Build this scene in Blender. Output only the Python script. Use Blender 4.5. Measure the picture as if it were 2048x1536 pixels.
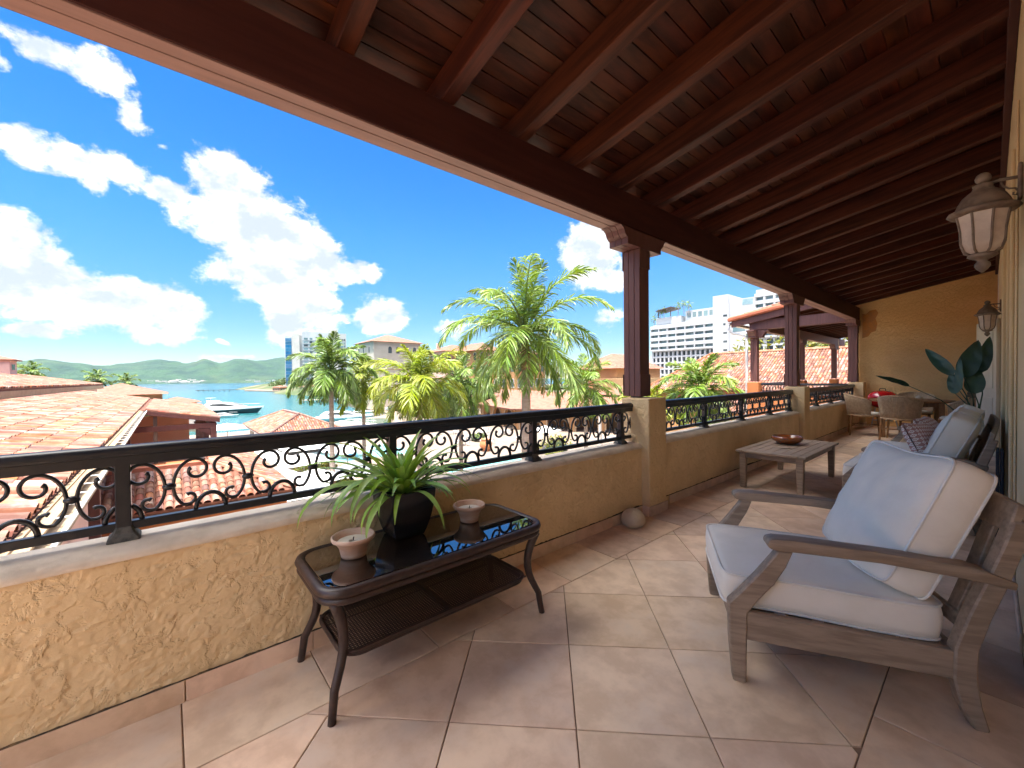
import bpy, bmesh, math, random
from mathutils import Vector, Matrix, noise
PI = math.pi
rad = math.radians
random.seed(7)
for o in list(bpy.data.objects):
    bpy.data.objects.remove(o, do_unlink=True)
SC = bpy.context.scene
COL = SC.collection

# ------------------------------------------------------------------ camera
cam_d = bpy.data.cameras.new('camera')
cam_d.sensor_width = 36.0
cam_d.lens = 36.0 * 812.0 / 2048.0
cam_d.clip_start = 0.03
cam_d.clip_end = 20000
cam = bpy.data.objects.new('camera', cam_d)
COL.objects.link(cam)
cam.location = (0, 0, 1.35)
cam.rotation_euler = (Matrix.Rotation(rad(49.65), 3, 'Z') @ Matrix.Rotation(rad(89.12), 3, 'X')
                      @ Matrix.Rotation(rad(-0.6), 3, 'Z')).to_euler()
SC.camera = cam

# ------------------------------------------------------------------ exposure, light
SC.view_settings.view_transform = 'Standard'
SC.view_settings.look = 'None'
SC.view_settings.exposure = 2.42
SC.view_settings.gamma = 1.0
SC.cycles.use_denoising = True
SC.cycles.max_bounces = 10
SC.cycles.diffuse_bounces = 5
SC.cycles.glossy_bounces = 4
SC.cycles.transmission_bounces = 6
SC.cycles.transparent_max_bounces = 8
SC.cycles.sample_clamp_indirect = 4.0
SC.cycles.caustics_reflective = False
SC.cycles.caustics_refractive = False

sdir = Vector((0.10, -0.24, 0.97)).normalized()      # almost overhead, a little behind the house
SUN_EL = math.asin(sdir.z)
sun_d = bpy.data.lights.new('sun', 'SUN')
sun_d.energy = 2.4
sun_d.angle = rad(0.5)
sun_d.color = (1.0, 0.95, 0.87)
sun = bpy.data.objects.new('sun', sun_d)
COL.objects.link(sun)
sun.location = (0, 0, 60)
sun.rotation_euler = sdir.to_track_quat('Z', 'Y').to_euler()

world = bpy.data.worlds.new('World')
SC.world = world
world.use_nodes = True
world.cycles.sampling_method = 'NONE'
SKY_STRENGTH = 0.058
CLOUD_LIGHT = 0.33        # cumulus low over the bay
CLOUD_FILL = 2.6  # unseen clouds overhead, brightened to fill the terrace with light


class NT:
    """small helper around a node tree"""
    def __init__(s, nt):
        s.nt = nt
        s.n = nt.nodes
        s.l = nt.links

    def node(s, typ, **kw):
        n = s.n.new(typ)
        for k, v in kw.items():
            setattr(n, k, v)
        return n

    def set(s, sock, val):
        if val is None:
            return
        if isinstance(val, bpy.types.NodeSocket):
            s.l.new(val, sock)
        else:
            sock.default_value = val

    def math(s, op, a, b=None, c=None, clamp=False):
        n = s.node('ShaderNodeMath', operation=op, use_clamp=clamp)
        for i, v in enumerate((a, b, c)):
            s.set(n.inputs[i], v)
        return n.outputs[0]

    def vec(s, op, a, b=None):
        n = s.node('ShaderNodeVectorMath', operation=op)
        s.set(n.inputs[0], a)
        if b is not None:
            if op == 'SCALE':
                s.set(n.inputs[3], b)
            else:
                s.set(n.inputs[1], b)
        return n.outputs['Value'] if op in ('DOT_PRODUCT', 'LENGTH', 'DISTANCE') else n.outputs[0]

    def noise(s, vec, scale, detail=4.0, rough=0.55, dist=0.0):
        n = s.node('ShaderNodeTexNoise')
        s.set(n.inputs['Vector'], vec)
        n.inputs['Scale'].default_value = scale
        n.inputs['Detail'].default_value = detail
        n.inputs['Roughness'].default_value = rough
        n.inputs['Distortion'].default_value = dist
        return n.outputs['Fac']

    def ramp(s, fac, stops, interp='LINEAR'):
        n = s.node('ShaderNodeValToRGB')
        n.color_ramp.interpolation = interp
        e = n.color_ramp.elements
        while len(e) < len(stops):
            e.new(0.5)
        for i, (p, c) in enumerate(stops):
            e[i].position = p
            e[i].color = (c, c, c, 1) if isinstance(c, (int, float)) else (*c[:3], 1)
        s.set(n.inputs[0], fac)
        return n.outputs[0]

    def mix(s, fac, a, b, mode='MIX'):
        n = s.node('ShaderNodeMix', data_type='RGBA', blend_type=mode)
        s.set(n.inputs[0], fac)
        for sock, v in ((n.inputs[6], a), (n.inputs[7], b)):
            if isinstance(v, tuple):
                v = (*v[:3], 1)
            s.set(sock, v)
        return n.outputs[2]

    def smooth(s, v, lo, hi):
        n = s.node('ShaderNodeMapRange', interpolation_type='SMOOTHSTEP')
        s.set(n.inputs[0], v)
        n.inputs[1].default_value = lo
        n.inputs[2].default_value = hi
        return n.outputs[0]


def build_world():
    t = NT(world.node_tree)
    t.n.clear()
    out = t.node('ShaderNodeOutputWorld')
    sky = t.node('ShaderNodeTexSky', sky_type='NISHITA')
    sky.sun_disc = False
    sky.sun_elevation = SUN_EL
    sky.sun_rotation = PI
    sky.altitude = 0
    sky.air_density = 0.8
    sky.dust_density = 0.0
    sky.ozone_density = 2.2
    d = t.node('ShaderNodeTexCoord').outputs['Generated']
    # azimuth measured to the left of the bay view, elevation, both in degrees
    ang = rad(139.65)
    fwd = (math.cos(ang), math.sin(ang), 0)
    lef = (-math.sin(ang), math.cos(ang), 0)
    az = t.math('MULTIPLY', t.math('ARCTAN2', t.vec('DOT_PRODUCT', d, lef), t.vec('DOT_PRODUCT', d, fwd)), 57.29578)
    sep = t.node('ShaderNodeSeparateXYZ')
    t.set(sep.inputs[0], d)
    el = t.math('MULTIPLY', t.math('ARCSINE', sep.outputs[2]), 57.29578)
    comb = t.node('ShaderNodeCombineXYZ')
    t.set(comb.inputs[0], az)
    t.set(comb.inputs[1], el)
    P = comb.outputs[0]
    clouds = [(34.6, 21.7, 3.6, 3.1, 1), (33.2, 18.2, 4.9, 4.0, 1), (29.2, 17.0, 4.5, 3.5, 1), (30.8, 13.1, 5.4, 3.1, 1),
              (25.9, 14.2, 4.8, 2.7, 1), (21.2, 13.6, 3.7, 1.5, 0.9), (27.1, 9.3, 4.3, 3.5, 1), (28.8, 7.1, 3.2, 2.5, 0.9),
              (36.1, 16.9, 2.1, 3.4, 0.8), (50.6, 12.9, 2.0, 2.6, 1), (50.3, 9.2, 3.3, 3.3, 1), (46.9, 8.3, 3.8, 2.9, 1),
              (43.1, 8.1, 4.1, 2.8, 1), (39.6, 7.4, 2.7, 2.6, 1), (40.4, 4.9, 3.5, 1.3, 0.7), (49.9, 4.8, 2.6, 1.3, 0.7),
              (35.6, 4.5, 1.5, 0.6, 0.5), (49.6, 20.4, 2.8, 2.0, 0.75), (46.2, 20.4, 3.5, 1.8, 0.8), (43.1, 20.3, 2.8, 2.2, 0.75),
              (39.9, 19.3, 3.1, 1.9, 0.75), (45.4, 18.6, 2.0, 1.6, 0.6), (48.4, 28.4, 4.3, 1.6, 0.7), (44.8, 28.3, 2.8, 2.5, 0.75),
              (42.6, 25.4, 1.9, 2.5, 0.6), (51.0, 26.6, 1.1, 2.1, 0.4), (17.6, 8.5, 3.6, 2.5, 0.95), (-11.3, 16.3, 3.9, 4.2, 1), (-13.3, 13.0, 3.0, 2.1, 0.9), (35.2, 2.6, 2.8, 0.5, 0.8), (-13.0, 8.1, 4.7, 3.0, 0.45),
              (8.2, 7.1, 3.4, 2.6, 0.6), (-20.0, 2.5, 2.5, 3.3, 0.7), (22.2, 7.7, 1.1, 0.8, 0.4),
              (40.5, 23.3, 2.4, 1.3, 0.3), (72, 14, 12, 6, 0.9), (100, 22, 16, 8, 0.9), (165, 16, 16, 8, 0.9), (-55, 14, 14, 6, 0.9), (-110, 16, 15, 7, 0.9)]
    # wobble the lookup so that no outline stays an ellipse
    wob = t.node('ShaderNodeTexNoise')
    t.set(wob.inputs['Vector'], t.vec('SCALE', P, 0.16))
    wob.inputs['Scale'].default_value = 1.6
    wob.inputs['Detail'].default_value = 3
    wv = t.vec('MULTIPLY', t.vec('SUBTRACT', wob.outputs['Color'], (0.5, 0.5, 0.5)), (3.4, 2.6, 0))
    Pw = t.vec('ADD', P, wv)
    field = None
    for (a, e, ra, re, w) in clouds:
        q = t.vec('MULTIPLY', t.vec('SUBTRACT', Pw, (a, e, 0)), (1 / (ra * 1.36), 1 / (re * 1.36), 0))
        b = t.math('MULTIPLY_ADD', t.vec('LENGTH', q), -1.0, w)
        field = b if field is None else t.math('SMOOTH_MAX', field, b, 0.2)
    n1 = t.noise(t.vec('MULTIPLY', P, (0.30, 0.38, 0)), 1.0, 8, 0.64, 0.25)
    n2 = t.noise(t.vec('MULTIPLY', P, (1.1, 1.5, 0)), 1.0, 5, 0.65)
    f = t.math('ADD', field, t.math('MULTIPLY', t.math('SUBTRACT', n1, 0.5), 1.15))
    f = t.math('ADD', f, t.math('MULTIPLY', t.math('SUBTRACT', n2, 0.5), 0.35))
    mask = t.smooth(f, 0.10, 0.44)
    # extra cumulus added overhead, out of view, to light the terrace floor
    n5 = t.noise(d, 3.1, 6, 0.6, 0.3)
    over = t.math('MULTIPLY', t.smooth(n5, 0.40, 0.62), t.smooth(el, 33.0, 40.0))
    mask = t.math('MAXIMUM', mask, over)
    mask = t.math('MULTIPLY', mask, 0.97, clamp=True)
    # bright rims and tops, blue grey where thick
    n3 = t.noise(t.vec('MULTIPLY', t.vec('ADD', P, (-0.9, 1.6, 0)), (0.30, 0.38, 0)), 1.0, 5, 0.55, 0.25)
    n4 = t.noise(t.vec('MULTIPLY', P, (0.24, 0.36, 0)), 1.0, 5, 0.6)
    sh = t.math('ADD', t.math('MULTIPLY', t.math('SUBTRACT', n3, n1), 0.7), t.math('MULTIPLY', t.math('SUBTRACT', n4, 0.5), 0.9))
    shade = t.smooth(t.math('ADD', sh, t.math('MULTIPLY', f, 0.26)), -0.13, 0.31)
    ccol = t.mix(t.math('MULTIPLY', shade, 0.96), (1.0, 0.97, 0.92), (0.44, 0.50, 0.56))
    bg = t.node('ShaderNodeBackground')
    hs = t.node('ShaderNodeHueSaturation')
    hs.inputs['Saturation'].default_value = 1.36
    hs.inputs['Hue'].default_value = 0.504
    t.set(hs.inputs['Color'], sky.outputs[0])
    gain = t.math('MULTIPLY_ADD', t.smooth(el, -3.0, 20.0), 0.52, 0.48)   # clean sea air: the horizon stays blue
    t.set(bg.inputs[0], t.vec('SCALE', hs.outputs[0], gain))
    bg.inputs[1].default_value = SKY_STRENGTH
    bc = t.node('ShaderNodeBackground')
    t.set(bc.inputs[0], ccol)
    toward = t.smooth(t.vec('DOT_PRODUCT', d, tuple(sdir)), 0.55, 0.93)
    t.set(bc.inputs[1], t.math('MULTIPLY_ADD', toward, CLOUD_FILL - CLOUD_LIGHT, CLOUD_LIGHT))
    mx = t.node('ShaderNodeMixShader')
    t.set(mx.inputs[0], mask)
    t.l.new(bg.outputs[0], mx.inputs[1])
    t.l.new(bc.outputs[0], mx.inputs[2])
    t.l.new(mx.outputs[0], out.inputs[0])


build_world()


# ------------------------------------------------------------------ materials
def mat(name, c1, c2=None, scale=4.0, detail=5.0, rough=0.6, rough2=None, bump=0.0, bscale=30.0, bdist=0.01,
        objrand=0.0, islrand=0.0, metal=0.0, coat=0.0, stretch=(1, 1, 1), dist=0.0, spec=0.5, lo=0.35, hi=0.65,
        c3=None, c3scale=0.7, c3lo=0.55, c3hi=0.75, coords='Object', sheen=0.0, transl=0.0, plateau=None, emit=0):
    m = bpy.data.materials.new(name)
    m.use_nodes = True
    t = NT(m.node_tree)
    t.n.clear()
    out = t.node('ShaderNodeOutputMaterial')
    b = t.node('ShaderNodeBsdfPrincipled')
    v = t.node('ShaderNodeTexCoord').outputs[coords]
    oi = t.node('ShaderNodeObjectInfo')
    off = t.vec('SCALE', (37.0, 61.0, 23.0), oi.outputs['Random'])
    v = t.vec('ADD', v, off)
    vs = t.vec('MULTIPLY', v, stretch) if stretch != (1, 1, 1) else v
    if c2 is None:
        c2 = tuple(x * 0.8 for x in c1)
    n = t.noise(vs, scale, detail, 0.6, dist)
    f = t.smooth(n, lo, hi)
    col = t.mix(f, c1, c2)
    if c3:
        col = t.mix(t.smooth(t.noise(v, c3scale, 6, 0.65), c3lo, c3hi), col, c3)
    if objrand or islrand:
        r = oi.outputs['Random']
        if islrand:
            g = t.node('ShaderNodeNewGeometry')
            k = t.math('FRACT', t.math('ADD', r, g.outputs['Random Per Island']))
            amt = islrand
        else:
            k = r
            amt = objrand
        h = t.node('ShaderNodeHueSaturation')
        t.set(h.inputs['Value'], t.math('MULTIPLY_ADD', k, 2 * amt, 1 - amt))
        k2 = t.math('FRACT', t.math('MULTIPLY', k, 7.31))
        t.set(h.inputs['Hue'], t.math('MULTIPLY_ADD', k2, 0.03 * min(1, amt * 4), 0.5 - 0.015 * min(1, amt * 4)))
        k3 = t.math('FRACT', t.math('MULTIPLY', k, 13.7))
        t.set(h.inputs['Saturation'], t.math('MULTIPLY_ADD', k3, amt, 1 - amt * 0.5))
        t.set(h.inputs['Color'], col)
        col = h.outputs[0]
    t.set(b.inputs['Base Color'], col)
    if rough2 is None:
        b.inputs['Roughness'].default_value = rough
    else:
        t.set(b.inputs['Roughness'], t.math('MULTIPLY_ADD', n, rough2 - rough, rough))
    b.inputs['Metallic'].default_value = metal
    b.inputs['Coat Weight'].default_value = coat
    b.inputs['Specular IOR Level'].default_value = spec
    if sheen:
        b.inputs['Sheen Weight'].default_value = sheen
    if bump:
        hgt = t.noise(vs, bscale, 6, 0.6, dist)
        if plateau:
            pl = t.smooth(t.noise(v, plateau[0], 5, 0.6, plateau[1]), plateau[2], plateau[3])
            hgt = t.math('MULTIPLY_ADD', hgt, plateau[4], pl)
        bp = t.node('ShaderNodeBump')
        bp.inputs['Strength'].default_value = bump
        bp.inputs['Distance'].default_value = bdist
        t.set(bp.inputs['Height'], hgt)
        t.l.new(bp.outputs[0], b.inputs['Normal'])
    surf = b.outputs[0]
    if transl:
        tr = t.node('ShaderNodeBsdfTranslucent')
        t.set(tr.inputs[0], t.mix(0.5, col, (1.0, 0.9, 0.25), 'MULTIPLY'))
        mx = t.node('ShaderNodeMixShader')
        mx.inputs[0].default_value = transl
        t.l.new(surf, mx.inputs[1])
        t.l.new(tr.outputs[0], mx.inputs[2])
        surf = mx.outputs[0]
    t.l.new(surf, out.inputs[0])
    return m


MT = {}
MT['stucco'] = mat('ochre_stucco', (0.74, 0.53, 0.29), (0.65, 0.45, 0.23), scale=2.2, rough=0.9, bump=0.7, bscale=45, bdist=0.006,
                   c3=(0.50, 0.32, 0.15), c3scale=1.3, c3lo=0.56, c3hi=0.8, plateau=(14.0, 0.35, 0.40, 0.60, 0.9))
MT['stucco_plain'] = mat('ochre_render_coat', (0.74, 0.54, 0.31), (0.65, 0.46, 0.25), scale=2.2, rough=0.9, bump=0.75, bscale=70, bdist=0.004, plateau=(9.0, 0.3, 0.46, 0.54, 0.45),
                         c3=(0.53, 0.36, 0.19), c3scale=1.3, c3lo=0.56, c3hi=0.8)
MT['stucco_fine'] = mat('orange_stucco', (0.82, 0.51, 0.215), (0.77, 0.46, 0.18), scale=1.4, rough=0.9, bump=0.8, bscale=30, bdist=0.012,
                        stretch=(1, 1, 2.2), plateau=(16.0, 0.8, 0.42, 0.6, 0.6))
MT['stucco_house'] = mat('cream_stucco', (0.72, 0.55, 0.32), (0.66, 0.49, 0.28), scale=1.2, rough=0.9, bump=0.8, bscale=60, bdist=0.008)
MT['cap'] = mat('weathered_mortar', (0.72, 0.59, 0.46), (0.60, 0.48, 0.36), scale=6, rough=0.85, bump=0.5, bscale=60, bdist=0.004,
                c3=(0.33, 0.27, 0.21), c3scale=3.0, c3lo=0.6, c3hi=0.8)
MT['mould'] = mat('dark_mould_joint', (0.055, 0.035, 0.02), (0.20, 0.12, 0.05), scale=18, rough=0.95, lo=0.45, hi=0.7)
MT['tile'] = mat('ceramic_floor', (0.77, 0.555, 0.395), (0.62, 0.42, 0.285), scale=6.5, detail=10, rough=0.36, rough2=0.62, objrand=0.13,
                 c3=(0.70, 0.53, 0.41), c3scale=2.6, c3lo=0.5, c3hi=0.72, bump=0.06, bscale=40, bdist=0.002, dist=0.15, spec=0.45)
MT['grout'] = mat('grout', (0.27, 0.165, 0.105), rough=0.95)
MT['beam'] = mat('brown_painted_beam', (0.060, 0.016, 0.012), (0.044, 0.011, 0.009), scale=3, stretch=(6, 0.5, 6), rough=0.65, spec=0.25, bump=0.15, bscale=14, bdist=0.003)
MT['post'] = mat('brown_painted_post', (0.125, 0.048, 0.040), (0.098, 0.037, 0.031), scale=3, stretch=(6, 6, 0.5), rough=0.55, bump=0.12, bscale=14, bdist=0.003)
MT['soffit'] = mat('bounce_toned_soffit', (0.205, 0.110, 0.090), (0.165, 0.086, 0.070), scale=3, stretch=(6, 0.5, 6), rough=0.6, bump=0.12, bscale=14, bdist=0.003)  # same brown paint as the beam, paler to stand in for bounced light
MT['rafter'] = mat('stained_rafter', (0.075, 0.018, 0.007), (0.034, 0.008, 0.004), scale=3, stretch=(0.6, 8, 8), rough=0.6, spec=0.2, bump=0.15, bscale=10, bdist=0.003, objrand=0.1)
MT['plank'] = mat('stained_plank', (0.078, 0.020, 0.008), (0.030, 0.008, 0.004), scale=2.2, detail=8, stretch=(5, 1.0, 5), rough=0.6, spec=0.2,
                  c3=(0.095, 0.036, 0.020), c3scale=1.1, c3lo=0.5, c3hi=0.75, objrand=0.16, bump=0.1, bscale=12, bdist=0.002)
MT['iron'] = mat('black_paint', (0.012, 0.014, 0.018), (0.02, 0.02, 0.024), scale=20, rough=0.28, bump=0.05, bscale=60, bdist=0.001)
MT['foot'] = mat('corroded_foot', (0.10, 0.09, 0.075), (0.03, 0.028, 0.025), scale=25, rough=0.7, bump=0.5, bscale=50, bdist=0.004)
MT['teak'] = mat('weathered_teak', (0.36, 0.255, 0.175), (0.245, 0.168, 0.112), scale=5, detail=8, stretch=(1, 9, 9), rough=0.6, bump=0.12, bscale=12, bdist=0.002)
MT['linen'] = mat('linen', (0.89, 0.80, 0.685), (0.83, 0.74, 0.62), scale=3, rough=0.95, bump=0.6, bscale=260, bdist=0.0016, sheen=0.2, plateau=(7.0, 1.2, 0.2, 0.8, 0.16))
MT['piping'] = mat('linen_piping', (0.86, 0.81, 0.74), rough=0.95, bump=0.2, bscale=300, bdist=0.001)
MT['wicker_dark'] = mat('dark_brown_wicker', (0.050, 0.026, 0.020), (0.030, 0.016, 0.013), scale=30, rough=0.4, bump=0.3, bscale=90, bdist=0.002)
MT['rattan'] = mat('tan_rattan', (0.56, 0.385, 0.23), (0.44, 0.29, 0.16), scale=30, rough=0.6, objrand=0.05)
MT['teak_warm'] = mat('warm_teak', (0.30, 0.145, 0.055), (0.22, 0.10, 0.035), scale=5, stretch=(6, 6, 1), rough=0.5)
MT['terracotta_pot'] = mat('terracotta_pot', (0.46, 0.265, 0.185), (0.52, 0.36, 0.28), scale=6, rough=0.8, stretch=(1, 1, 5), bump=0.08, bscale=40, bdist=0.001)
MT['wax'] = mat('wax', (0.62, 0.55, 0.46), rough=0.45)
MT['black'] = mat('black_wick', (0.012, 0.011, 0.010), rough=0.8)
MT['planter'] = mat('black_ceramic', (0.010, 0.011, 0.016), rough=0.22)
MT['soil'] = mat('soil', (0.04, 0.028, 0.02), (0.08, 0.055, 0.035), scale=40, rough=1.0, bump=1.0, bscale=60, bdist=0.01)
MT['leaf_blade'] = mat('strap_leaf', (0.20, 0.36, 0.05), (0.31, 0.46, 0.07), scale=5, rough=0.38, transl=0.25, objrand=0.15, stretch=(1, 1, 1))
MT['leaf_dark'] = mat('dark_paddle_leaf', (0.020, 0.050, 0.018), (0.032, 0.075, 0.026), scale=5, rough=0.5, transl=0.08, objrand=0.2)
MT['leaf_blue'] = mat('blue_green_leaf', (0.035, 0.085, 0.050), (0.05, 0.11, 0.065), scale=5, rough=0.4, transl=0.08)
MT['wood_bowl'] = mat('polished_bowl', (0.32, 0.095, 0.022), (0.18, 0.045, 0.012), scale=9, rough=0.18, stretch=(1, 1, 6), coat=0.5)
MT['stone'] = mat('pale_stone', (0.58, 0.46, 0.33), (0.50, 0.39, 0.27), scale=8, rough=0.95, bump=0.5, bscale=60, bdist=0.005)
MT['lamp_metal'] = mat('weathered_bronze', (0.23, 0.165, 0.12), (0.13, 0.09, 0.065), scale=14, rough=0.65, bump=0.25, bscale=50, bdist=0.003)
MT['lamp_glass'] = mat('frosted_glass', (0.60, 0.49, 0.40), (0.44, 0.34, 0.27), scale=6, rough=0.5, detail=6)
MT['red'] = mat('red_enamel', (0.42, 0.010, 0.012), (0.38, 0.008, 0.010), rough=0.12, coat=0.6)
MT['steel'] = mat('steel', (0.55, 0.55, 0.56), rough=0.3, metal=1.0)
MT['cream_door'] = mat('cream_paint', (0.66, 0.55, 0.40), (0.60, 0.49, 0.35), scale=3, rough=0.5)
MT['dark_panel'] = mat('dark_navy', (0.012, 0.014, 0.025), rough=0.85)
MT['sideboard'] = mat('brown_sideboard', (0.16, 0.10, 0.05), (0.11, 0.07, 0.035), scale=4, stretch=(1, 6, 6), rough=0.5)
MT['roof_tile'] = mat('clay_roof_tile', (0.27, 0.125, 0.084), (0.21, 0.078, 0.050), scale=2.5, rough=0.85, islrand=0.5, detail=6,
                      c3=(0.38, 0.25, 0.18), c3scale=3.0, c3lo=0.47, c3hi=0.75, bump=0.15, bscale=40, bdist=0.004)
MT['roof_far'] = mat('far_clay_roof', (0.27, 0.128, 0.088), (0.21, 0.088, 0.058), scale=1.2, rough=0.9, detail=8)
MT['roof_base'] = mat('roof_underlay', (0.20, 0.08, 0.05), (0.14, 0.055, 0.035), scale=4, rough=0.95)
MT['ridge'] = mat('red_ridge', (0.44, 0.14, 0.075), (0.36, 0.11, 0.06), scale=4, rough=0.85)
MT['cream_fascia'] = mat('cream_fascia', (0.40, 0.28, 0.17), (0.33, 0.225, 0.13), scale=3, rough=0.8)
MT['gutter_inside'] = mat('dirty_gutter', (0.34, 0.26, 0.18), (0.24, 0.18, 0.12), scale=6, rough=0.9)
MT['white_gutter'] = mat('white_gutter', (0.78, 0.77, 0.74), rough=0.4)
MT['orange_wall'] = mat('orange_render', (0.46, 0.165, 0.055), (0.40, 0.14, 0.045), scale=1.5, rough=0.9, bump=0.2, bscale=20, bdist=0.01)
MT['ochre_wall'] = mat('ochre_render', (0.36, 0.235, 0.115), (0.31, 0.195, 0.09), scale=0.5, rough=0.9)
MT['apricot_wall'] = mat('apricot_render', (0.42, 0.225, 0.095), (0.37, 0.19, 0.08), scale=0.4, rough=0.9)
MT['beige_wall'] = mat('beige_render', (0.50, 0.44, 0.36), (0.45, 0.39, 0.31), scale=0.3, rough=0.9)
MT['pink_wall'] = mat('pink_render', (0.74, 0.49, 0.41), (0.68, 0.44, 0.365), scale=1.0, rough=0.9)
MT['white_wall'] = mat('white_render', (0.50, 0.52, 0.54), (0.43, 0.45, 0.47), scale=0.1, rough=0.9)
MT['grey_wall'] = mat('grey_render', (0.46, 0.46, 0.45), (0.40, 0.40, 0.40), scale=0.1, rough=0.9)
MT['pale_wall'] = mat('pale_concrete', (0.60, 0.57, 0.52), (0.52, 0.49, 0.45), scale=0.2, rough=0.9)
MT['dark_wood_far'] = mat('dark_timber', (0.10, 0.07, 0.055), rough=0.7)
MT['glass_dark'] = mat('dark_window', (0.05, 0.06, 0.065), (0.10, 0.11, 0.11), scale=0.2, rough=0.15, objrand=0.4)
MT['glass_blue'] = mat('blue_glass', (0.03, 0.13, 0.26), (0.05, 0.18, 0.33), scale=0.3, rough=0.12, objrand=0.2)
MT['glass_teal'] = mat('teal_window', (0.16, 0.25, 0.27), (0.24, 0.32, 0.33), scale=0.3, rough=0.15, objrand=0.3)
MT['canvas'] = mat('white_canvas', (0.80, 0.79, 0.77), (0.76, 0.75, 0.73), scale=1.0, rough=0.9)
MT['boat_white'] = mat('white_gelcoat', (0.80, 0.80, 0.80), rough=0.2)
MT['boat_navy'] = mat('navy_hull', (0.025, 0.045, 0.06), rough=0.15)
MT['deck'] = mat('paved_deck', (0.25, 0.195, 0.15), (0.20, 0.15, 0.115), scale=0.8, detail=8, rough=0.85, c3=(0.29, 0.24, 0.195), c3scale=0.15)
MT['pale_bounce'] = mat('pale_bounce', (0.56, 0.47, 0.37), (0.48, 0.40, 0.31), scale=0.9, rough=0.9)  # colour of the sheet added below to bounce sunlight
MT['concrete'] = mat('quay_concrete', (0.45, 0.40, 0.35), (0.38, 0.33, 0.28), scale=1.0, rough=0.9)
MT['sand'] = mat('pale_sand_rock', (0.44, 0.33, 0.23), (0.34, 0.25, 0.17), scale=0.3, rough=0.95)
MT['pool'] = mat('pool_water', (0.16, 0.45, 0.42), (0.22, 0.52, 0.48), scale=0.6, rough=0.05, bump=0.1, bscale=3, bdist=0.02)
MT['palm'] = mat('palm_leaflet', (0.150, 0.250, 0.040), (0.230, 0.320, 0.050), scale=0.8, rough=0.42, transl=0.30, islrand=0.32)
MT['palm_y'] = mat('yellow_palm_leaflet', (0.25, 0.33, 0.036), (0.33, 0.36, 0.045), scale=0.8, rough=0.45, transl=0.32, islrand=0.3)
MT['palm_d'] = mat('deep_palm_leaflet', (0.125, 0.215, 0.040), (0.19, 0.275, 0.05), scale=0.8, rough=0.42, transl=0.25, islrand=0.35)
MT['rachis'] = mat('rachis', (0.24, 0.26, 0.06), rough=0.5)
MT['trunk'] = mat('pale_palm_trunk', (0.37, 0.30, 0.25), (0.29, 0.225, 0.18), scale=2.0, stretch=(1, 1, 7), rough=0.9, bump=0.3, bscale=6, bdist=0.02)
MT['fibre'] = mat('brown_crown_fibre', (0.13, 0.065, 0.045), (0.2, 0.11, 0.07), scale=8, rough=0.95, bump=0.8, bscale=14, bdist=0.05)
MT['shaft'] = mat('green_crownshaft', (0.16, 0.20, 0.06), (0.22, 0.25, 0.08), scale=3, rough=0.5)
MT['bush'] = mat('shrub_leaf', (0.065, 0.115, 0.024), (0.115, 0.165, 0.032), scale=0.6, rough=0.5, transl=0.22, islrand=0.4)
MT['bush_y'] = mat('golden_shrub_leaf', (0.22, 0.21, 0.03), (0.16, 0.18, 0.03), scale=0.6, rough=0.5, transl=0.25, islrand=0.4)
MT['bush_core'] = mat('shrub_core', (0.030, 0.045, 0.014), rough=0.95)
MT['hill'] = mat('wooded_hill', (0.030, 0.078, 0.044), (0.014, 0.046, 0.038), scale=0.012, detail=10, rough=0.95, c3=(0.062, 0.092, 0.045), c3scale=0.0022, c3lo=0.5, c3hi=0.68, bump=1.0, bscale=0.03, bdist=14)
MT['furniture_white'] = mat('white_furniture', (0.72, 0.70, 0.66), rough=0.6)
MT['furniture_orange'] = mat('orange_chair', (0.52, 0.20, 0.08), rough=0.6)


def sea_material():
    m = bpy.data.materials.new('bay_water')
    m.use_nodes = True
    t = NT(m.node_tree)
    b = t.n['Principled BSDF']
    v = t.node('ShaderNodeTexCoord').outputs['Object']
    n = t.noise(t.vec('MULTIPLY', v, (0.004, 0.010, 1)), 1.0, 6, 0.6, 0.4)
    n2 = t.noise(t.vec('MULTIPLY', v, (0.03, 0.03, 1)), 1.0, 6, 0.6)
    # shallows pale green towards the shore, deeper blue out in the bay
    far = t.smooth(t.vec('LENGTH', v), 120.0, 900.0)
    col = t.mix(far, (0.016, 0.125, 0.140), (0.009, 0.080, 0.135))
    col = t.mix(t.math('MULTIPLY', t.smooth(n, 0.45, 0.7), 0.5), col, (0.036, 0.150, 0.140))
    col = t.mix(t.math('MULTIPLY', t.smooth(n2, 0.5, 0.75), 0.35), col, (0.012, 0.070, 0.10))
    t.set(b.inputs['Base Color'], col)
    b.inputs['Roughness'].default_value = 0.16
    b.inputs['Specular IOR Level'].default_value = 0.35
    bp = t.node('ShaderNodeBump')
    bp.inputs['Strength'].default_value = 0.55
    bp.inputs['Distance'].default_value = 0.25
    t.set(bp.inputs['Height'], t.noise(t.vec('MULTIPLY', v, (0.5, 0.9, 1)), 1.0, 5, 0.65, 0.3))
    t.l.new(bp.outputs[0], b.inputs['Normal'])
    return m


MT['sea'] = sea_material()


def glass_table_material():
    m = bpy.data.materials.new('smoked_glass')
    m.use_nodes = True
    b = m.node_tree.nodes['Principled BSDF']
    b.inputs['Base Color'].default_value = (0.012, 0.008, 0.007, 1)
    b.inputs['Roughness'].default_value = 0.02
    b.inputs['Specular IOR Level'].default_value = 1.0
    b.inputs['IOR'].default_value = 2.2
    return m


MT['smoked'] = glass_table_material()


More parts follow.
